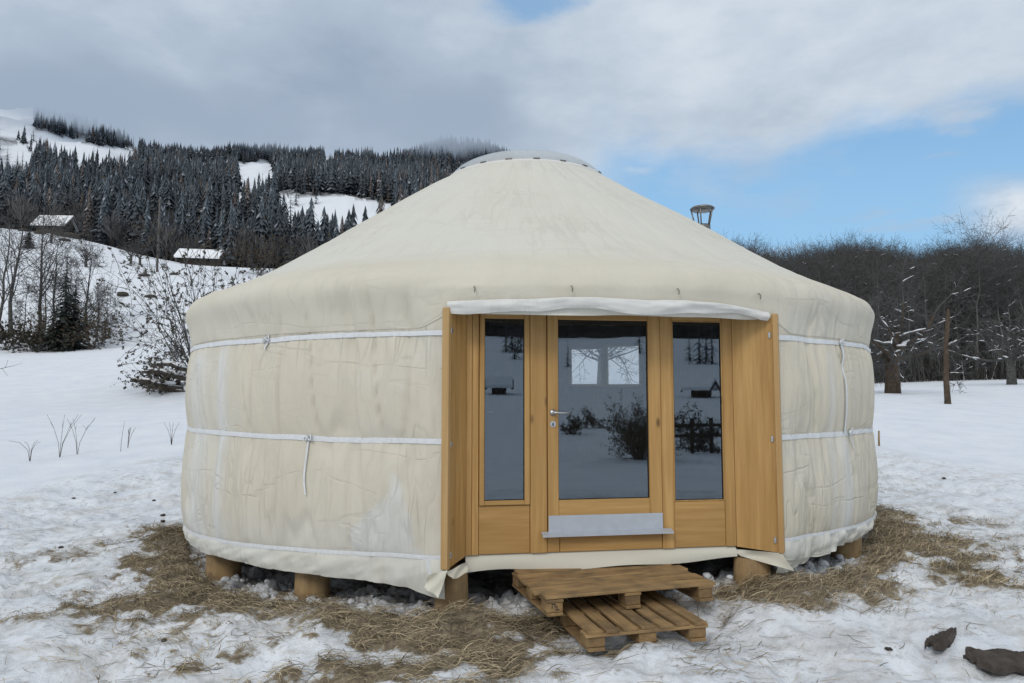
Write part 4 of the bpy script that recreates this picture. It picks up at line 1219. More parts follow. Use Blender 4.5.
place_tree(t, 'dead_tree', p, 0, label='slim dead tree trunk with broken top standing alone in the snow', cat='tree', bark=M['bark_warm'])

# --- spruces
def spruce_meshes(seed, H, layers=15, per=9, wid=.27):
    q = random.Random(seed); tr = MB(); tr.tube([(0, 0, -.3), (0, 0, H * .98)], [H * .016, .01], 6)
    V, F, b = [], [], 0
    Vs, Fs, bs = [], [], 0
    for k in range(layers):
        u = k / (layers - 1); z = H * (.08 + .90 * u); Lr = H * wid * (1 - u) ** .85 + .06
        n = max(4, int(per * (1 - .5 * u)))
        for j in range(n):
            a = 2 * PI * (j + .5 * (k % 2)) / n + q.uniform(-.3, .3); L = Lr * q.uniform(.65, 1.12)
            d = np.array([math.cos(a), math.sin(a), 0]); sd = np.array([-math.sin(a), math.cos(a), 0]); zz = z + q.uniform(-.5, .5) * H / layers
            dr = L * q.uniform(.25, .5)
            seg = 5
            for s in range(seg):
                t0 = s / seg; t1 = (s + 1.25) / seg; wdt = L * .20 * (1 - t0 * .75)
                c0 = d * L * t0 + np.array([0, 0, zz - dr * t0 ** 1.3]); c1 = d * L * min(t1, 1.05) + np.array([0, 0, zz - dr * min(t1, 1.05) ** 1.3])
                for sg in (-1, 1):
                    tip = c1 + sd * sg * wdt + np.array([0, 0, -wdt * q.uniform(.2, .7)])
                    V += [c0, c1, tip]; F.append((b, b + 1, b + 2)); b += 3
    m = MB(); m.add(V, F)
    return tr.mesh('trunk', M['bark']), m.mesh('crown', M['needle'], False)
SP = [spruce_meshes(60 + k, 10., 24, 15, .23 + .03 * (k % 3)) for k in range(4)]
def spruce(px, py, d, H, label, k=0, group=None, z=None):
    x = (px - 512) / FPX * d; zz = gz(x, d)
    return make_tree('spruce_tree', [('trunk', SP[k][0]), ('crown', SP[k][1])], (x, d, zz - .1), px * .7, H / 10., label=label, cat='tree', group=group)
spruce(62, 345, 56, 8.2, 'dark pointed spruce in the clump at the foot of the snowy slope', 0)
spruce(72, 345, 57, 6.6, 'smaller narrow spruce close beside the pointed spruce in the clump', 1)
spruce(22, 268, 95, 4.0, 'small round spruce standing on the slope behind the leafless trunks', 2)
spruce(279, 262, 100, 5.5, 'spruce just above the left roof edge of the yurt', 3)

def bare(px, d, H, r, seed, label, name='bare_tree', maxlev=4, el=(.6, 1.2), fork=.3, snow=0., twig=None, group=None, dens=(3, 5)):
    t = Tree(seed); q = t.q; x = (px - 512) / FPX * d
    P, c = [Vector((0, 0, -.3))], Vector((0, 0, -.3)); Rr = [r * 1.15]
    n = 7
    for i in range(n):
        c = c + Vector((q.gauss(0, .02 * H / 2), q.gauss(0, .02 * H / 2), H * .92 / n)); P.append(c.copy()); Rr.append(r * (1 - .88 * (i + 1) / n))
    t.trunk.tube(P, Rr, 7)
    for j in range(16):
        u = fork + (1 - fork) * j / 16; f = u * n; i = min(int(f), n - 1); bp = P[i].lerp(P[i + 1], f - i)
        a = q.uniform(0, 6.28); e_ = q.uniform(*el)
        t.branch(bp, Vector((math.cos(a) * math.cos(e_), math.sin(a) * math.cos(e_), math.sin(e_))), H * .32 * (1.1 - .7 * (u - fork)) * q.uniform(.7, 1.1), max(.015, Rr[i] * .45), 2, maxlev, .06, .22, dens, snow, max(.010, d * .00022), .6, .75)
    return place_tree(t, name, Vector((x, d, gz(x, d))), 0, twig=twig, label=label, cat='tree', group=group)
bare(9, 62, 12.5, .20, 301, 'tall bare tree with forked stem beside the frame edge', fork=.25)
bare(37, 60, 13., .18, 302, 'tallest slender bare tree of the clump, left of the spruces', fork=.35)
bare(35 + 3, 59, 7., .1, 303, 'thin leaning bare tree behind the slender tall one', fork=.3)
bare(-6, 57, 12., .16, 309, 'bare tree cut off by the frame edge in the clump', fork=.2)
bare(82, 63, 9.0, .12, 304, 'fine-twigged pale bare tree behind the spruces', fork=.1, dens=(5, 7))
bare(95, 60, 6.0, .08, 305, 'bushy low bare tree with reddish twigs right of the spruces', fork=.05, dens=(5, 7), el=(.3, 1.0))
bare(21, 60, 5.5, .08, 306, 'low bare bush-like tree among the tall stems', fork=.05, dens=(5, 7), el=(.3, 1.))
bare(66, 61, 7.5, .09, 321, 'bare many-stemmed tree rising directly behind the pointed spruce', fork=.1, dens=(5, 7))
bare(104, 61, 5.0, .07, 322, 'lowest bare twiggy tree at the right end of the clump', fork=.05, dens=(5, 7), el=(.3, 1.))
bare(52, 61, 9.5, .13, 323, 'bare tree with ivy-dark stem between slender trunks and spruces', fork=.3, dens=(4, 6))
# orchard trees up the slope
def slope_pt(px, py):
    v = at(px, py, 1.) - Vector((0, 0, CAMZ)); dd = np.linspace(62, 145, 1500)
    h = ground_h(v.x * dd, dd); k = np.nonzero(h > CAMZ + v.z * dd)[0]; k = k[0] if len(k) else int(np.argmin(CAMZ + v.z * dd - h))
    return Vector((v.x * dd[k], dd[k], float(h[k])))
BASE_ROW = {86: 267, 131: 264, 140: 265, 176: 262, 51: 243, 222: 264}
for px, d, H, s, lab in ((86, 100, 5.0, 311, 'round bare orchard tree alone on the open slope'),
                         (131, 102, 6.2, 312, 'wide bare orchard tree left of the utility pole'),
                         (140, 104, 5.6, 317, 'bare orchard tree tight against the wide one by the pole'),
                         (176, 104, 4.6, 313, 'bare orchard tree between the utility pole and the snow-roofed hut'),
                         (51, 118, 7.2, 314, 'dark bare tree in front of the upper chalet'),
                         (222, 100, 4.5, 315, 'thin bare tree beside the gable of the hut'),
                         (322, 150, 9., 318, 'bare pale tree on the snow just above the yurt roof'),
                         (305, 140, 9., 319, 'wide bare tree among the last trees above the yurt roof')):
    x = (px - 512) / FPX * d; pos = Vector((x, d, gz(x, d)))
    if px in BASE_ROW: pos = slope_pt(px, BASE_ROW[px]); H *= .72
    t = apple_tree(s, H, .16, 0., 4, up=.10)
    place_tree(t, 'orchard_tree', pos, s, label=lab, cat='tree')

def leafy(name, loc, stems, leaves, size, label, cat, mats, seed, spread, H, flat=.5, up=.06, tw=0.):
    """shrub of thin stems carrying loose leaves"""
    t = Tree(seed); q = t.q
    for k in range(stems):
        a = q.uniform(0, 6.28); el = q.uniform(.5, 1.35)
        t.branch(Vector((q.uniform(-.2, .2) * spread, q.uniform(-.2, .2) * spread, -.1)), Vector((math.cos(a) * math.cos(el) * spread, math.sin(a) * math.cos(el) * spread, math.sin(el))), H * q.uniform(.45, .75), .022 + tw * 2, 2, 4, up, .22, (3, 4), 0, .004 + tw, .62, .7)
    m = MB()
    for i in range(leaves):
        p, d = q.choice(t.ends); p = p - d * q.uniform(0, .18) + t.rv() * .05
        a, b = t.rv(), t.rv(); b = (b - a * a.dot(b)).normalized(); s = size * q.uniform(.6, 1.3)
        m.add([p - a * s, p + b * s * .5, p + a * s, p - b * s * .5], [(0, 1, 2, 3)], 0 if q.random() < .8 else 1)
    o = empty(name, loc, 0, label=label, cat=cat)
    if t.trunk.n: t.trunk.obj('stem', M['bark'], o)
    t.twigs.obj('stem', M['bark'], o, False); m.obj('leaves', mats, o, False)
    return o
LB = [M['leaf_dark'], M['leaf_brown']]
p = at(200, 391, 33.0); p.z = gz(p.x, p.y)
leafy('leafy_shrub', p, 34, 11000, .050, 'tall loose shrub with dark withered leaves against the yurt wall', 'shrub', LB, 77, 1.25, 7.4, tw=.007)
# snowy dark bushes at the foot of the slope
for px, d, st, H, sd, lab in ((92, 57, 22, 3.6, 78, 'broad brown-leaved bush at the right end of the clump'),
                              (30, 56, 20, 2.2, 79, 'dark rounded bush under the tall bare stems'),
                              (50, 57, 18, 3.0, 80, 'yellowish bush between the tall stems and the spruces'),
                              (258, 92, 18, 6.0, 81, 'brown bush beside the hut above the roof edge'),
                              (5, 58, 12, 2.4, 82, 'low bush beside the frame edge under bare stems')):
    x = (px - 512) / FPX * d
    leafy('bush', Vector((x, d, gz(x, d))), st, 5000, .075 if px != 258 else .12, lab, 'bush', [M['leaf_brown'], M['leaf_dark']] if sd in (78, 80, 81) else [M['leaf_dark'], M['leaf_brown']], sd, 1.2, H)
# log pile under snow beside the shrub
o = empty('log_pile', at(163, 390, 32.0), .1, label='low pile of dark boughs capped with snow beside the withered shrub', cat='log pile')
o.location.z = gz(o.location.x, o.location.y); o.scale = (2.1, 2.1, 2.1)
q = random.Random(4)
for k, (x, z, L) in enumerate(((-.1, .16, 1.1), (.2, .36, 1.2), (.3, .02, 1.3), (.35, .52, .8))):
    m = MB(); y = q.uniform(-.15, .15)
    m.tube([(x - L / 2, y, z + .08), (x - L * .2, y - .03, z + .08), (x + L * .2, y + .02, z - .06), (x + L / 2, y, z - .06)], [.02, .045, .05, .03], 8)
    log = m.obj('bough', M['deadwood'], o)
    m = MB(); m.tube([(x - L * .42, y, z + .15), (x, y, z + .075), (x + L * .35, y, z + .04)], [.03, .06, .03], 7); m.obj('snow_cover', M['snowcap'], log)

p = at(160, 391, 32.6); p.z = gz(p.x, p.y)
leafy('bush', p, 22, 4200, .06, 'low dark bush sprawling over the snow-capped boughs', 'bush', LB, 88, 1.7, 2.3, up=-.02)
# dry weeds poking out of the snow
for i, (px, py, h, lab) in enumerate(((30, 462, .55, 'arching dry weed stalk in the snow, first from the frame edge'),
                                 (60, 452, .75, 'upright dry weed stalk in the snow, tallest of the group'),
                                 (77, 458, .65, 'forked dry weed tuft in the snow beside the tallest stalk'),
                                 (121, 440, .55, 'single straight dry stalk standing nearer the yurt'),
                                 (128, 440, .4, 'small dry sprig beside the single straight stalk'),
                                 (172, 430, .45, 'dry sprig in snow close to the yurt wall'))):
    h *= 1.35; p = at(px, py, 15.5 + .4 * i); p.z = gz(p.x, p.y); q = random.Random(i); m = MB()
    for k in range(1 if i == 3 else 4):
        a = q.uniform(0, 6.28); b = q.uniform(.1, .5) if i else .9
        pts = [Vector((math.cos(a) * b * h * u * u, math.sin(a) * b * h * u * u * .4, h * (u if i else u * (1.35 - .7 * u)) - .05)) for u in (0, .35, .7, 1.)]
        m.tube(pts, [.006, .005, .004, .003], 4)
        if i in (1, 2, 4): m.tube([pts[2], pts[2] + Vector((q.uniform(-.1, .1), 0, .12))], [.004, .002], 3)
    m.obj('dry_weed', M['bark_warm'], None, loc=p, label=lab, cat='weed', group='dry weeds in the snow')

# twigs lying / drooping at the frame edge
t = Tree(91); p = at(-16, 372, 14)
t.branch(Vector((0, 0, 0)), Vector((1, .1, .35)), .45, .012, 2, 3, .0, .15, (2, 2), 0, .004)
t.trunk.tube([(-.15, 0, -1.9), (-.08, 0, -.9), (0, 0, 0)], [.02, .016, .012], 6)
p.z = p.z
place_tree(t, 'sapling', p, 0, label='thin bare sapling reaching in from the frame edge', cat='sapling')

# ------------------------------------------------------------------ buildings and pole on the slope
def chalet(loc, L, W_, hw, hr, rotz, label, seed, name='chalet'):
    o = empty(name, loc, rotz, label=label, cat='hut' if name == 'hut' else 'chalet')
    m = MB(); hl, hb = L / 2, W_ / 2
    v = [(-hl, -hb, -1.5), (hl, -hb, -1.5), (hl, hb, -1.5), (-hl, hb, -1.5), (-hl, -hb, hw), (hl, -hb, hw), (hl, hb, hw), (-hl, hb, hw), (-hl, 0, hw + hr), (hl, 0, hw + hr)]
    m.add(v, [(0, 1, 5, 4), (2, 3, 7, 6), (0, 4, 8, 7, 3), (1, 2, 6, 9, 5)]); wl = m.obj('wall', M['chalet_wood'], o, False)
    ov = .7; m = MB(); sl = hr / hb
    for sg in (-1, 1):
        a = [(-hl - ov, 0, hw + hr + .10), (hl + ov, 0, hw + hr + .10), (hl + ov, sg * (hb + ov), hw - ov * sl + .10), (-hl - ov, sg * (hb + ov), hw - ov * sl + .10)]
        b = [(x, y, z + .32) for x, y, z in a]
        m.add(a + b, [(0, 1, 2, 3), (4, 7, 6, 5), (3, 2, 6, 7), (0, 3, 7, 4), (1, 5, 6, 2)], 0)
    rf = m.obj('snowy_roof', M['snowcap'], o, False)
    for x in (-hl - ov, hl + ov):
        m = MB(); m.tube([(x, -hb - ov, hw - ov * sl), (x, 0, hw + hr), (x, hb + ov, hw - ov * sl)], .12, 4)
        m.obj('bargeboard', M['chalet_wood'], rf, False)
    for k in range(3):
        m = MB(); x = -hl + L * (k + .7) / 3.4
        m.box((x, -hb - .03, hw * .5), (.7, .05, .8)); m.obj('window', M['rubber'], wl, False)
    return o
hp = slope_pt(201, 263)
chalet(hp + Vector((0, 0, .35)), 5.0, 3.8, .55, 1.15, R_(10), 'small dark timber hut with snow-covered roof above the yurt eave', 1, 'hut')
x, d = (49 - 512) / FPX * 140, 140
chalet(Vector((x, d, gz(x, d) + 1.7)), 5.2, 4.4, .8, 1.9, R_(4), 'timber chalet with steep snowy roof at the forest edge', 2)
hp = slope_pt(157, 272); x, d = hp.x, hp.y
m = MB(); m.tube([(0, 0, -.5), (0, 0, 5.), (0, 0, 9.6)], [.15, .13, .10], 8)
up = empty('utility_pole', (x, d, gz(x, d)), 0, label='tall thin utility pole on the slope above the hut', cat='pole')
m.obj('shaft', M['pole'], up); m = MB(); m.box((0, 0, 9.3), (.5, .1, .1)); m.obj('crossarm', M['pole'], up, False)
# stones / tussocks showing through the slope
tm = [lump_mesh('tussock', M['clod'], s + 60, 7, .5) for s in range(3)]
for i, (px, py, d, s, lab) in enumerate(((60, 240, 118, 1.6, 'largest dark brush heap on the snow below the chalet'), (17, 238, 120, .8, 'dark brush heap left of the chalet slope'),
        (33, 243, 116, 1.1, 'flat dark brush heap behind the tall bare stems'), (58, 252, 108, .8, 'smaller dark heap just below the large brush heap'),
        (141, 282, 85, .55, 'dark stone on the slope under the orchard trees'), (120, 309, 74, .65, 'dark stone in the hollow of the slope beside the clump'),
        (148, 311, 74, .5, 'dark stone on the lower slope left of the withered shrub'), (170, 284, 88, .4, 'small dark stone below the hut'))):
    x = (px - 512) / FPX * d
    ob = link('brush_heap' if i < 4 else 'stone', tm[i % 3], None, (x, d, gz(x, d) + .05), i, label=lab, cat='brush heap' if i < 4 else 'stone'); ob.scale = (s * 1.3, s, s * .9)

# ------------------------------------------------------------------ mountain forest
def build_forest():
    g = np.random.default_rng(21)
    N = 26000; N2 = 5200
    px = np.concatenate([g.uniform(-70, 640, N), g.uniform(-70, 520, N2)])
    d0 = np.interp(px, [-70, 0, 50, 100, 150, 640], [140, 140, 140, 131, 121, 116])
    d = np.concatenate([190 + 1090 * g.random(N) ** .62, d0[N:] + 150 * g.random(N2) ** 1.1])
    x = (px - 512) / FPX * d; z = ground_h(x, d)
    ok = ~in_clearing(x, d, z) & (d > d0)
    ok &= ~((px > 25) & (px < 78) & (d < 152))
    pxx, pyy = project(x, d, z)
    dens = np.where(d < 300, .75, .62) * (.15 + 1.7 * sstep(.3, .62, fbm(x * .016, d * .012, 4, 4)))
    # open spots at the foot of the forest
    ok &= g.random(N + N2) < dens
    ok &= ~((d < 330) & (fbm(x * .03, d * .03, 3, 14) > .66))
    x, y, z, px = x[ok], d[ok], z[ok], px[ok]; n = len(x)
    dec = g.random(n) < np.clip(.80 - (y - 130) / 420, .05, .72) * (.25 + 1.1 * fbm(x * .008, y * .008, 2, 24))
    H = np.where(dec, g.uniform(9, 16, n), 8 + 21 * g.random(n) ** 1.2) * np.interp(y, [110, 200, 330], [.50, .62, 1.])
    order = None
    V, F, Cc, b = [], [], [], 0
    # conifers
    for pas in (0, 1):
        sel = ~dec & ((y < 420) if pas == 0 else (y >= 420)); lay, sp = ((15, 8), (8, 6))[pas]
        xi, yi, zi, Hi = x[sel], y[sel], z[sel], H[sel]; m = len(xi); dpk = (.085, .15)[pas]
        rot = g.uniform(0, 6.28, m); wid = g.uniform(.11, .23, m); shade = g.uniform(.65, 1.25, m) * (.8 + .5 * fbm(xi * .01, yi * .01, 3, 34)); lark = g.random(m) < .10
        base = np.array([.080, .095, .110]);  # aerial haze mixed into the colour: needles paler and bluer
        for k in range(lay):
            u = k / (lay - 1); zt = Hi * (.24 + .76 * (u ** .9)); rr = Hi * wid * (1 - u * .86)
            for s in range(sp):
                a = rot + 2 * PI * (s + .5 * (k % 2)) / sp + g.uniform(-.2, .2, m); L = rr * g.uniform(.55, 1.3, m); da = (.34, .5)[pas]
                top = np.stack([xi, yi, zi + zt], -1)
                l = np.stack([xi + L * np.cos(a - da) * .8, yi + L * np.sin(a - da) * .8, zi + zt - Hi * dpk], -1)
                r = np.stack([xi + L * np.cos(a + da) * .8, yi + L * np.sin(a + da) * .8, zi + zt - Hi * dpk], -1)
                tip = np.stack([xi + L * np.cos(a) * 1.1, yi + L * np.sin(a) * 1.1, zi + zt - Hi * dpk * 1.4], -1)
                V.append(np.stack([top, l, tip, r], 1).reshape(-1, 3)); i = b + np.arange(m) * 4; F.append(np.stack([i, i + 1, i + 2, i + 3], -1)); b += 4 * m
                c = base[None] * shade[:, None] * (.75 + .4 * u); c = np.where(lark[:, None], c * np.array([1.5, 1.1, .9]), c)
                snow = (g.random(m) < .07)[:, None] * np.array([[.16, .17, .19]])
                c = c + snow
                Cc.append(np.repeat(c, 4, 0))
    # leafless broadleaves: sprays of fine twigs
    xi, yi, zi, Hi = x[dec], y[dec], z[dec], H[dec]; m = len(xi); shade = g.uniform(.7, 1.3, m)
    for k in range(60):
        a = g.uniform(0, 6.28, m); el = g.uniform(.5, 1.5, m); L = Hi * g.uniform(.2, .42, m); zb_ = Hi * g.uniform(.25, .6, m)
        w = Hi * .004 + .04
        dx, dy = np.cos(a) * np.cos(el), np.sin(a) * np.cos(el)
        st = .25
        p0 = np.stack([xi + dx * L * st, yi + dy * L * st, zi + zb_ + np.sin(el) * L * st], -1)
        side = np.stack([-np.sin(a) * w, np.cos(a) * w, w * 0], -1); mid = np.stack([xi + dx * L * .8, yi + dy * L * .8, zi + zb_ + np.sin(el) * L * .8], -1)
        tip = np.stack([xi + dx * L * 1.1, yi + dy * L * 1.1, zi + zb_ + np.sin(el) * L * 1.25], -1)
        V.append(np.stack([p0, mid + side * 1.5, tip, mid - side * 1.5], 1).reshape(-1, 3)); i = b + np.arange(m) * 4; F.append(np.stack([i, i + 1, i + 2, i + 3], -1)); b += 4 * m
        Cc.append(np.repeat(np.array([[.112, .110, .112]]) * shade[:, None] * g.uniform(.7, 1.3, (m, 1)), 4, 0))
    for sg in (0, 1.57):
        w = .14; V.append(np.stack([np.stack([xi - w * math.cos(sg), yi - w * math.sin(sg), zi - .5], -1), np.stack([xi + w * math.cos(sg), yi + w * math.sin(sg), zi - .5], -1), np.stack([xi + .03, yi, zi + Hi * .8], -1), np.stack([xi - .03, yi, zi + Hi * .8], -1)], 1).reshape(-1, 3))
        i = b + np.arange(m) * 4; F.append(np.stack([i, i + 1, i + 2, i + 3], -1)); b += 4 * m; Cc.append(np.repeat(np.array([[.05, .046, .044]]) * np.ones((m, 1)), 4, 0))
    Cc = np.concatenate(Cc); Cc = np.concatenate([Cc, np.ones((len(Cc), 1))], 1)
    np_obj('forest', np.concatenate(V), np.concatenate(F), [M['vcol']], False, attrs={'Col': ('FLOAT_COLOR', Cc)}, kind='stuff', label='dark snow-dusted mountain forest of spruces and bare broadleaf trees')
build_forest()
# spruces one can tell apart along the ridges and clearings
SPF = [spruce_meshes(160 + k, 10., 12, 7, .17 + .03 * (k % 2)) for k in range(3)]
M['needle_far'] = leafmat('far_spruce_needles', (.050, .061, .073), (.070, .082, .095))  # distance haze put into the needle colour
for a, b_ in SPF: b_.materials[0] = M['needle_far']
def pick_ground(px, py):
    """farthest-lying slope point seen along a sight line"""
    dd = np.linspace(170, 1400, 500); o = at(px, py, 1.) - Vector((0, 0, CAMZ))
    x = o.x * dd; z = CAMZ + o.z * dd; h = ground_h(x, dd)
    hit = np.nonzero(h > z)[0]
    return (x[hit[0]], dd[hit[0]], h[hit[0]]) if len(hit) else None
g = random.Random(17)
RIDGE = [(7, 165), (17, 168), (22, 170), (36, 152), (33, 141), (75, 168), (97, 168), (93, 171), (128, 150), (133, 151), (139, 154), (147, 160), (152, 163), (160, 166), (182, 165), (168, 166), (207, 166), (213, 165), (236, 163), (244, 164), (258, 162), (276, 163), (290, 163), (301, 163), (312, 163), (346, 162), (352, 163), (404, 160), (412, 158), (421, 156), (238, 200), (262, 196), (268, 205), (282, 240), (290, 236), (258, 225), (250, 214), (247, 218), (265, 218), (316, 205), (296, 206)]
for i, (px, py) in enumerate(RIDGE):
    h = None
    for k in range(14):
        h = pick_ground(px, py + k)
        if h: break
    if not h: continue
    make_tree('spruce_tree', [('trunk', SPF[i % 3][0]), ('crown', SPF[i % 3][1])], (h[0], h[1], h[2] - .3), g.uniform(0, 6), g.uniform(1.9, 2.7) * (1. if h[1] > 600 else .75),
              label='dark spruce standing clear along the ridges and clearings of the mountain forest', cat='tree', group='spruces standing clear on the mountain')

# ------------------------------------------------------------------ low cloud on the mountain top
def cloud(px, py, d, size, seed, sigma, colr, label):
    """soft vapour: density fades from the heart of the cloud outwards and is broken up by noise"""
    t = NT('cloud_vapour'); oc = t.coord(); p = t.pos()
    ln = t.n('VectorMath', operation='LENGTH'); t.set(ln.inputs[0], oc)
    nz = t.noise(t.mapping(p, (.0075, .0075, .012), (seed, 0, 0)), 1., 4., .55)
    f = t.math('SUBTRACT', t.math('ADD', 1., t.math('MULTIPLY', t.math('SUBTRACT', nz, .5), 1.5)), t.math('MULTIPLY', ln.outputs['Value'], 1.15))
    mr = t.n('MapRange', interpolation_type='SMOOTHSTEP'); t.set(mr.inputs[0], f)
    mr.inputs[1].default_value = 0.; mr.inputs[2].default_value = .55; mr.inputs[3].default_value = 0.; mr.inputs[4].default_value = sigma
    a = t.n('VolumeAbsorption'); a.inputs[0].default_value = (0, 0, 0, 1); t.set(a.inputs[1], mr.outputs[0])
    e = t.n('Emission'); e.inputs[0].default_value = (*colr, 1); t.set(e.inputs[1], mr.outputs[0])  # emission stands in for sky light scattered inside the cloud
    sh = t.n('AddShader'); t.t.links.new(a.outputs[0], sh.inputs[0]); t.t.links.new(e.outputs[0], sh.inputs[1])
    t.t.links.new(sh.outputs[0], t.out.inputs['Volume'])
    m = MB(); P = []
    for i in range(17):
        th = PI * i / 16
        P.append([Vector((math.sin(th) * math.cos(f_), math.sin(th) * math.sin(f_), math.cos(th))) for f_ in np.linspace(0, 2 * PI, 33)])
    m.grid(P[::-1]); o = m.obj('low_cloud', t.mat, None, label=label, kind='structure')
    o.location = at(px, py, d); o.scale = size
CC = (.34, .42, .535)
cloud(70, 94, 1000, (240, 150, 62), 3, .02, CC, 'grey cloud bank hiding the mountain top')
cloud(436, 122, 960, (170, 140, 50), 5, .02, CC, 'grey cloud lying on the lower ridge behind the yurt')
cloud(250, 121, 1060, (230, 140, 46), 8, .014, CC, 'grey cloud hanging over the middle of the ridge')

# ------------------------------------------------------------------ across the valley behind the photographer (mirrored in the glass)
def mirrored(px, py, d):
    p = at(px, py, d); k = (p - A).dot(nin) - .03
    return p - nin * (2 * k)
def opposite_trees():
    g = np.random.default_rng(44); V, F, Cc, b = [], [], [], 0
    n = 2600
    ang = g.uniform(-1.1, 1.5, n); r = g.uniform(285, 420, n); x = np.sin(ang) * r; y = -np.cos(ang) * r
    z = ground_h(x, y); H = g.uniform(12, 22, n)
    for k in range(5):
        for s in range(5):
            a = 2 * PI * (s + .5 * (k % 2)) / 5 + g.uniform(-.2, .2, n); u = k / 4; L = H * .2 * (1 - .8 * u); zt = H * (.3 + .7 * u)
            top = np.stack([x, y, z + zt], -1); l = np.stack([x + L * np.cos(a - .6), y + L * np.sin(a - .6), z + zt - H * .28], -1); rr = np.stack([x + L * np.cos(a + .6), y + L * np.sin(a + .6), z + zt - H * .28], -1)
            V.append(np.stack([top, l, rr], 1).reshape(-1, 3)); F.append(b + np.arange(3 * n).reshape(-1, 3)); b += 3 * n; Cc.append(np.tile([.035, .04, .045, 1], (3 * n, 1)))
    np_obj('forest', np.concatenate(V), np.concatenate(F), [M['vcol']], False, attrs={'Col': ('FLOAT_COLOR', np.concatenate(Cc))}, kind='stuff', label='dark forest across the valley, mirrored in the door glass')
opposite_trees()
g = random.Random(5)
for i, (px, d, H, lab) in enumerate(((506, 210, 15, ''), (512, 215, 17, ''), (518, 205, 13, ''), (521, 212, 14, ''), (515, 170, 9, ''), (568, 150, 7, ''), (640, 190, 12, ''), (700, 150, 12, ''), (707, 155, 13, ''), (713, 148, 12, ''), (690, 160, 9, ''))):
    p = mirrored(px, 395, d); k = i % 3
    make_tree('spruce_tree', [('trunk', SPF[k][0]), ('crown', SPF[k][1])], (p.x, p.y, gz(p.x, p.y) - .2), i, H / 10, label='dark spruce on the opposite snow slope, seen only as a reflection in the glass', cat='tree', group='spruces on the opposite slope')
p = mirrored(638, 440, 18.5); p.z = gz(p.x, p.y)
leafy('bush', p, 34, 9000, .026, 'dark dense bush mirrored in the door glass', 'bush', [M['leaf_dark'], M['needle']], 93, .4, 1.5)
for i, (px, d) in enumerate(((686, 22), (706, 21), (575, 30), (590, 33))):
    p = mirrored(px, 430, d); p.z = gz(p.x, p.y)
    leafy('bush', p, 9, 1800, .035, ['low dark shrub mirrored at the left of the right window', 'low dark shrub mirrored at the right of the right window', 'small shrub mirrored beside the door handle', 'small shrub mirrored right of the door handle'][i], 'bush', [M['leaf_dark'], M['leaf_brown']], 95 + i, 1.2, 1.2 if i < 2 else 1.)
for px, d, rz, lab in ((499, 78, .3, 'dark barn on the opposite slope mirrored in the left window'), (701, 70, 1., 'dark barn on the opposite slope mirrored in the right window')):
    p = mirrored(px, 390, d); p.z = gz(p.x, p.y)
    p.z += .35; chalet(p, 1.6, 1.2, .75, .45, rz, lab, 7, 'hut')
fa, fb = mirrored(672, 430, 20), mirrored(730, 430, 20.5)
o = empty('rail_fence', (fa + fb) / 2, 0, label='low wooden rail fence mirrored in the right window', cat='fence'); o.location.z = gz(o.location.x, o.location.y)
for z in (.5, .8):
    m = MB(); m.tube([fa.xy.to_3d() - o.location.xy.to_3d() + Vector((0, 0, z)), fb.xy.to_3d() - o.location.xy.to_3d() + Vector((0, 0, z))], .05, 6); m.obj('rail', M['chalet_wood'], o)
for k in range(4):
    pp = fa.lerp(fb, k / 3) - o.location; m = MB(); m.tube([(pp.x, pp.y, -.2), (pp.x, pp.y, 1.)], .06, 7); m.obj('fence_post', M['chalet_wood'], o)

# ------------------------------------------------------------------ sky and light
SUN_EL, SUN_AZ = R_(38), R_(205)            # azimuth clockwise from +Y: behind the photographer, to the left
w = bpy.data.worlds.new('World'); scene.world = w; w.use_nodes = True
class WT(NT):
    def __init__(s, w): s.t = w.node_tree; s.t.nodes.clear(); s.out = s.t.nodes.new('ShaderNodeOutputWorld')
t = WT(w)
sky = t.n('TexSky', sky_type='NISHITA', sun_disc=False, sun_elevation=SUN_EL, sun_rotation=SUN_AZ, air_density=1.3, dust_density=.6, ozone_density=1.6)
dirv = t.n('TexCoord').outputs['Generated']
sx = t.n('SeparateXYZ'); t.set(sx.inputs[0], dirv); X, Y, Z = sx.outputs
Yp = t.math('MAXIMUM', Y, .12)
a = t.math('DIVIDE', X, Yp); el = t.math('DIVIDE', Z, Yp)
# cloud layer coordinates: direction projected on a plane overhead
zp_ = t.math('MAXIMUM', t.math('ADD', Z, .18), .05)
cv = t.n('CombineXYZ'); t.set(cv.inputs[0], t.math('DIVIDE', X, zp_)); t.set(cv.inputs[1], t.math('DIVIDE', Y, zp_))
n1 = t.noise(cv.outputs[0], .75, 6., .55); n2 = t.noise(t.mapping(cv.outputs[0], (1, 1, 1), (4.3, 2.1, 0)), 2.3, 5., .55); n3 = t.noise(t.mapping(dirv, (3.5, 3.5, 8.), (.7, 3.1, 1.9)), 1., 6., .55)
n4 = t.noise(t.mapping(dirv, (7., 7., 15.), (2.7, .4, 5.1)), 1., 8., .62)
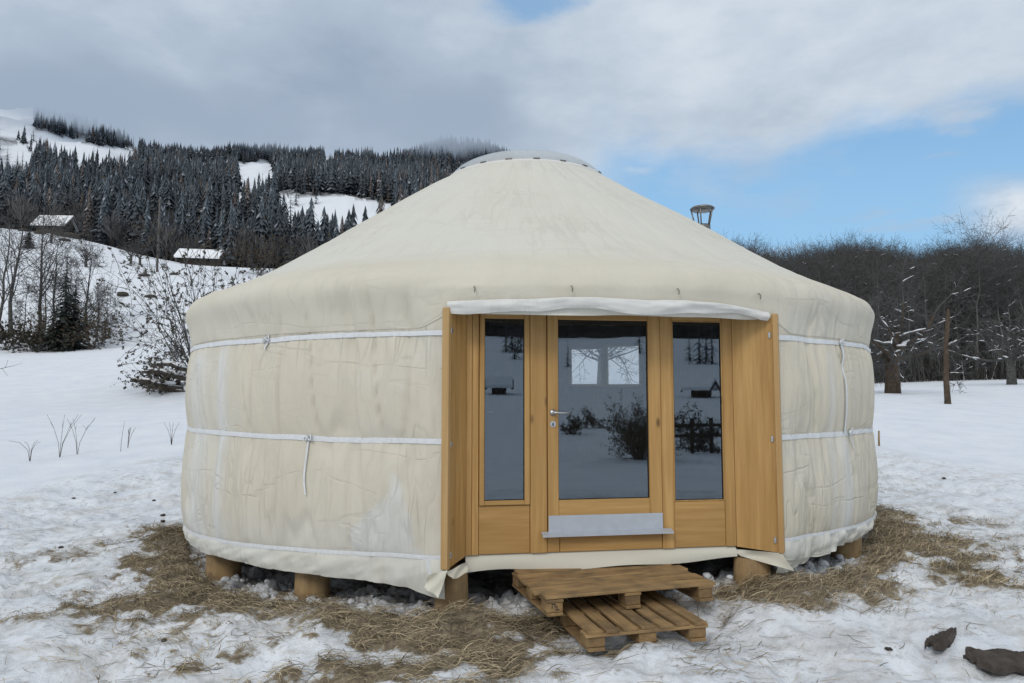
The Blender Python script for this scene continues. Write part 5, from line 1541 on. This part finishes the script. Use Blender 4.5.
# where the deck is broken: band of open sky low on the right, small gap overhead
eb = t.math('ADD', .325, t.math('MULTIPLY', t.math('MAXIMUM', t.math('SUBTRACT', a, .42), 0.), .38))
eb = t.math('ADD', eb, t.math('MULTIPLY', t.math('SUBTRACT', n3, .5), .42))
def sst(lo, hi, x):
    nd = t.n('MapRange', interpolation_type='SMOOTHSTEP'); t.set(nd.inputs[0], x); nd.inputs[1].default_value = lo; nd.inputs[2].default_value = hi
    nd.inputs[3].default_value = 0; nd.inputs[4].default_value = 1; return nd.outputs[0]
open1 = t.math('MULTIPLY', sst(-.06, .075, t.math('SUBTRACT', eb, el)), sst(.02, .22, a))
ga = t.math('DIVIDE', t.math('SUBTRACT', a, .035), .085); ge = t.math('DIVIDE', t.math('SUBTRACT', el, .585), .05)
gap = t.math('SUBTRACT', 1., t.math('ADD', t.math('MULTIPLY', ga, ga), t.math('MULTIPLY', ge, ge)))
gap = t.math('MULTIPLY', sst(-.2, .9, t.math('ADD', gap, t.math('MULTIPLY', t.math('SUBTRACT', n4, .5), 3.6))), .8)
opn = t.math('MULTIPLY', t.math('MAXIMUM', open1, gap), sst(.05, .3, Y))
# small ragged clouds inside the opening
wisp = t.math('MULTIPLY', sst(.58, .74, t.noise(t.mapping(dirv, (5., 5., 17.), (1.9, .2, .35)), 1., 6., .55)), .75)
far = t.math('MULTIPLY', sst(.60, .74, a), t.math('MULTIPLY', sst(.19, .25, el), sst(.34, .28, el)))
wisp = t.math('MAXIMUM', wisp, t.math('MULTIPLY', far, sst(.22, .48, n2)))
opn = t.math('MULTIPLY', opn, t.math('SUBTRACT', 1., t.math('MULTIPLY', wisp, .95)))
lf = t.math('ADD', t.math('MULTIPLY', n1, .5), t.math('MULTIPLY', n2, .35)); lf = t.math('ADD', lf, t.math('MULTIPLY', n3, .25))
lf = t.math('ADD', lf, t.math('MULTIPLY', t.math('SUBTRACT', n4, .5), .22))
shade = t.math('ADD', t.math('MULTIPLY', sst(-.25, .35, a), .36), t.math('MULTIPLY', t.math('SUBTRACT', lf, .55), 2.5))
shade = t.math('ADD', shade, t.math('MULTIPLY', sst(.38, .62, el), .22))
cc = t.ramp(t.math('ADD', shade, .19), (0., (.335, .415, .53)), (.42, (.445, .53, .64)), (.85, (.66, .735, .815)))
back = sst(.25, -.45, Y); zen = sst(.55, .95, Z)
cc = t.mix(t.math('MAXIMUM', back, zen), cc, (.77, .82, .87))
blue = t.n('VectorMath', operation='SCALE'); t.set(blue.inputs[0], sky.outputs[0]); blue.inputs[3].default_value = .12
blue2 = t.mix(sst(.42, .12, el), blue.outputs[0], (.42, .66, .86))
blue2 = t.mix(.55, blue2, (.22, .49, .83))
cc = t.mix(t.math('MULTIPLY', far, sst(.45, .62, n4)), cc, (.74, .79, .85))
fin = t.mix(opn, cc, blue2)
bg = t.n('Background'); t.set(bg.inputs[0], fin); bg.inputs[1].default_value = 1.
t.t.links.new(bg.outputs[0], t.out.inputs[0])

ld = bpy.data.lights.new('Sun', 'SUN'); ld.energy = 1.0; ld.angle = R_(16); ld.color = (1., .94, .85)
sun = bpy.data.objects.new('Sun', ld); col.objects.link(sun)
dv = Vector((math.sin(SUN_AZ) * math.cos(SUN_EL), math.cos(SUN_AZ) * math.cos(SUN_EL), math.sin(SUN_EL)))
sun.rotation_euler = dv.to_track_quat('Z', 'Y').to_euler()

# ------------------------------------------------------------------ camera and render settings
cd = bpy.data.cameras.new('Camera'); cam = bpy.data.objects.new('Camera', cd); col.objects.link(cam)
cam.location = (0, 0, CAMZ); cam.rotation_euler = (PI / 2 + PITCH, 0, 0)
cd.sensor_width = 36; cd.lens = FPX / 1024 * 36; cd.clip_end = 6000; cd.clip_start = .05
scene.camera = cam
scene.render.engine = 'CYCLES'
scene.view_settings.view_transform = 'Standard'; scene.view_settings.look = 'None'; scene.view_settings.exposure = 0; scene.view_settings.gamma = 1
cy = scene.cycles
cy.use_denoising = True; cy.max_bounces = 8; cy.diffuse_bounces = 3; cy.glossy_bounces = 3; cy.transparent_max_bounces = 12; cy.transmission_bounces = 4; cy.volume_bounces = 0
cy.caustics_reflective = False; cy.caustics_refractive = False
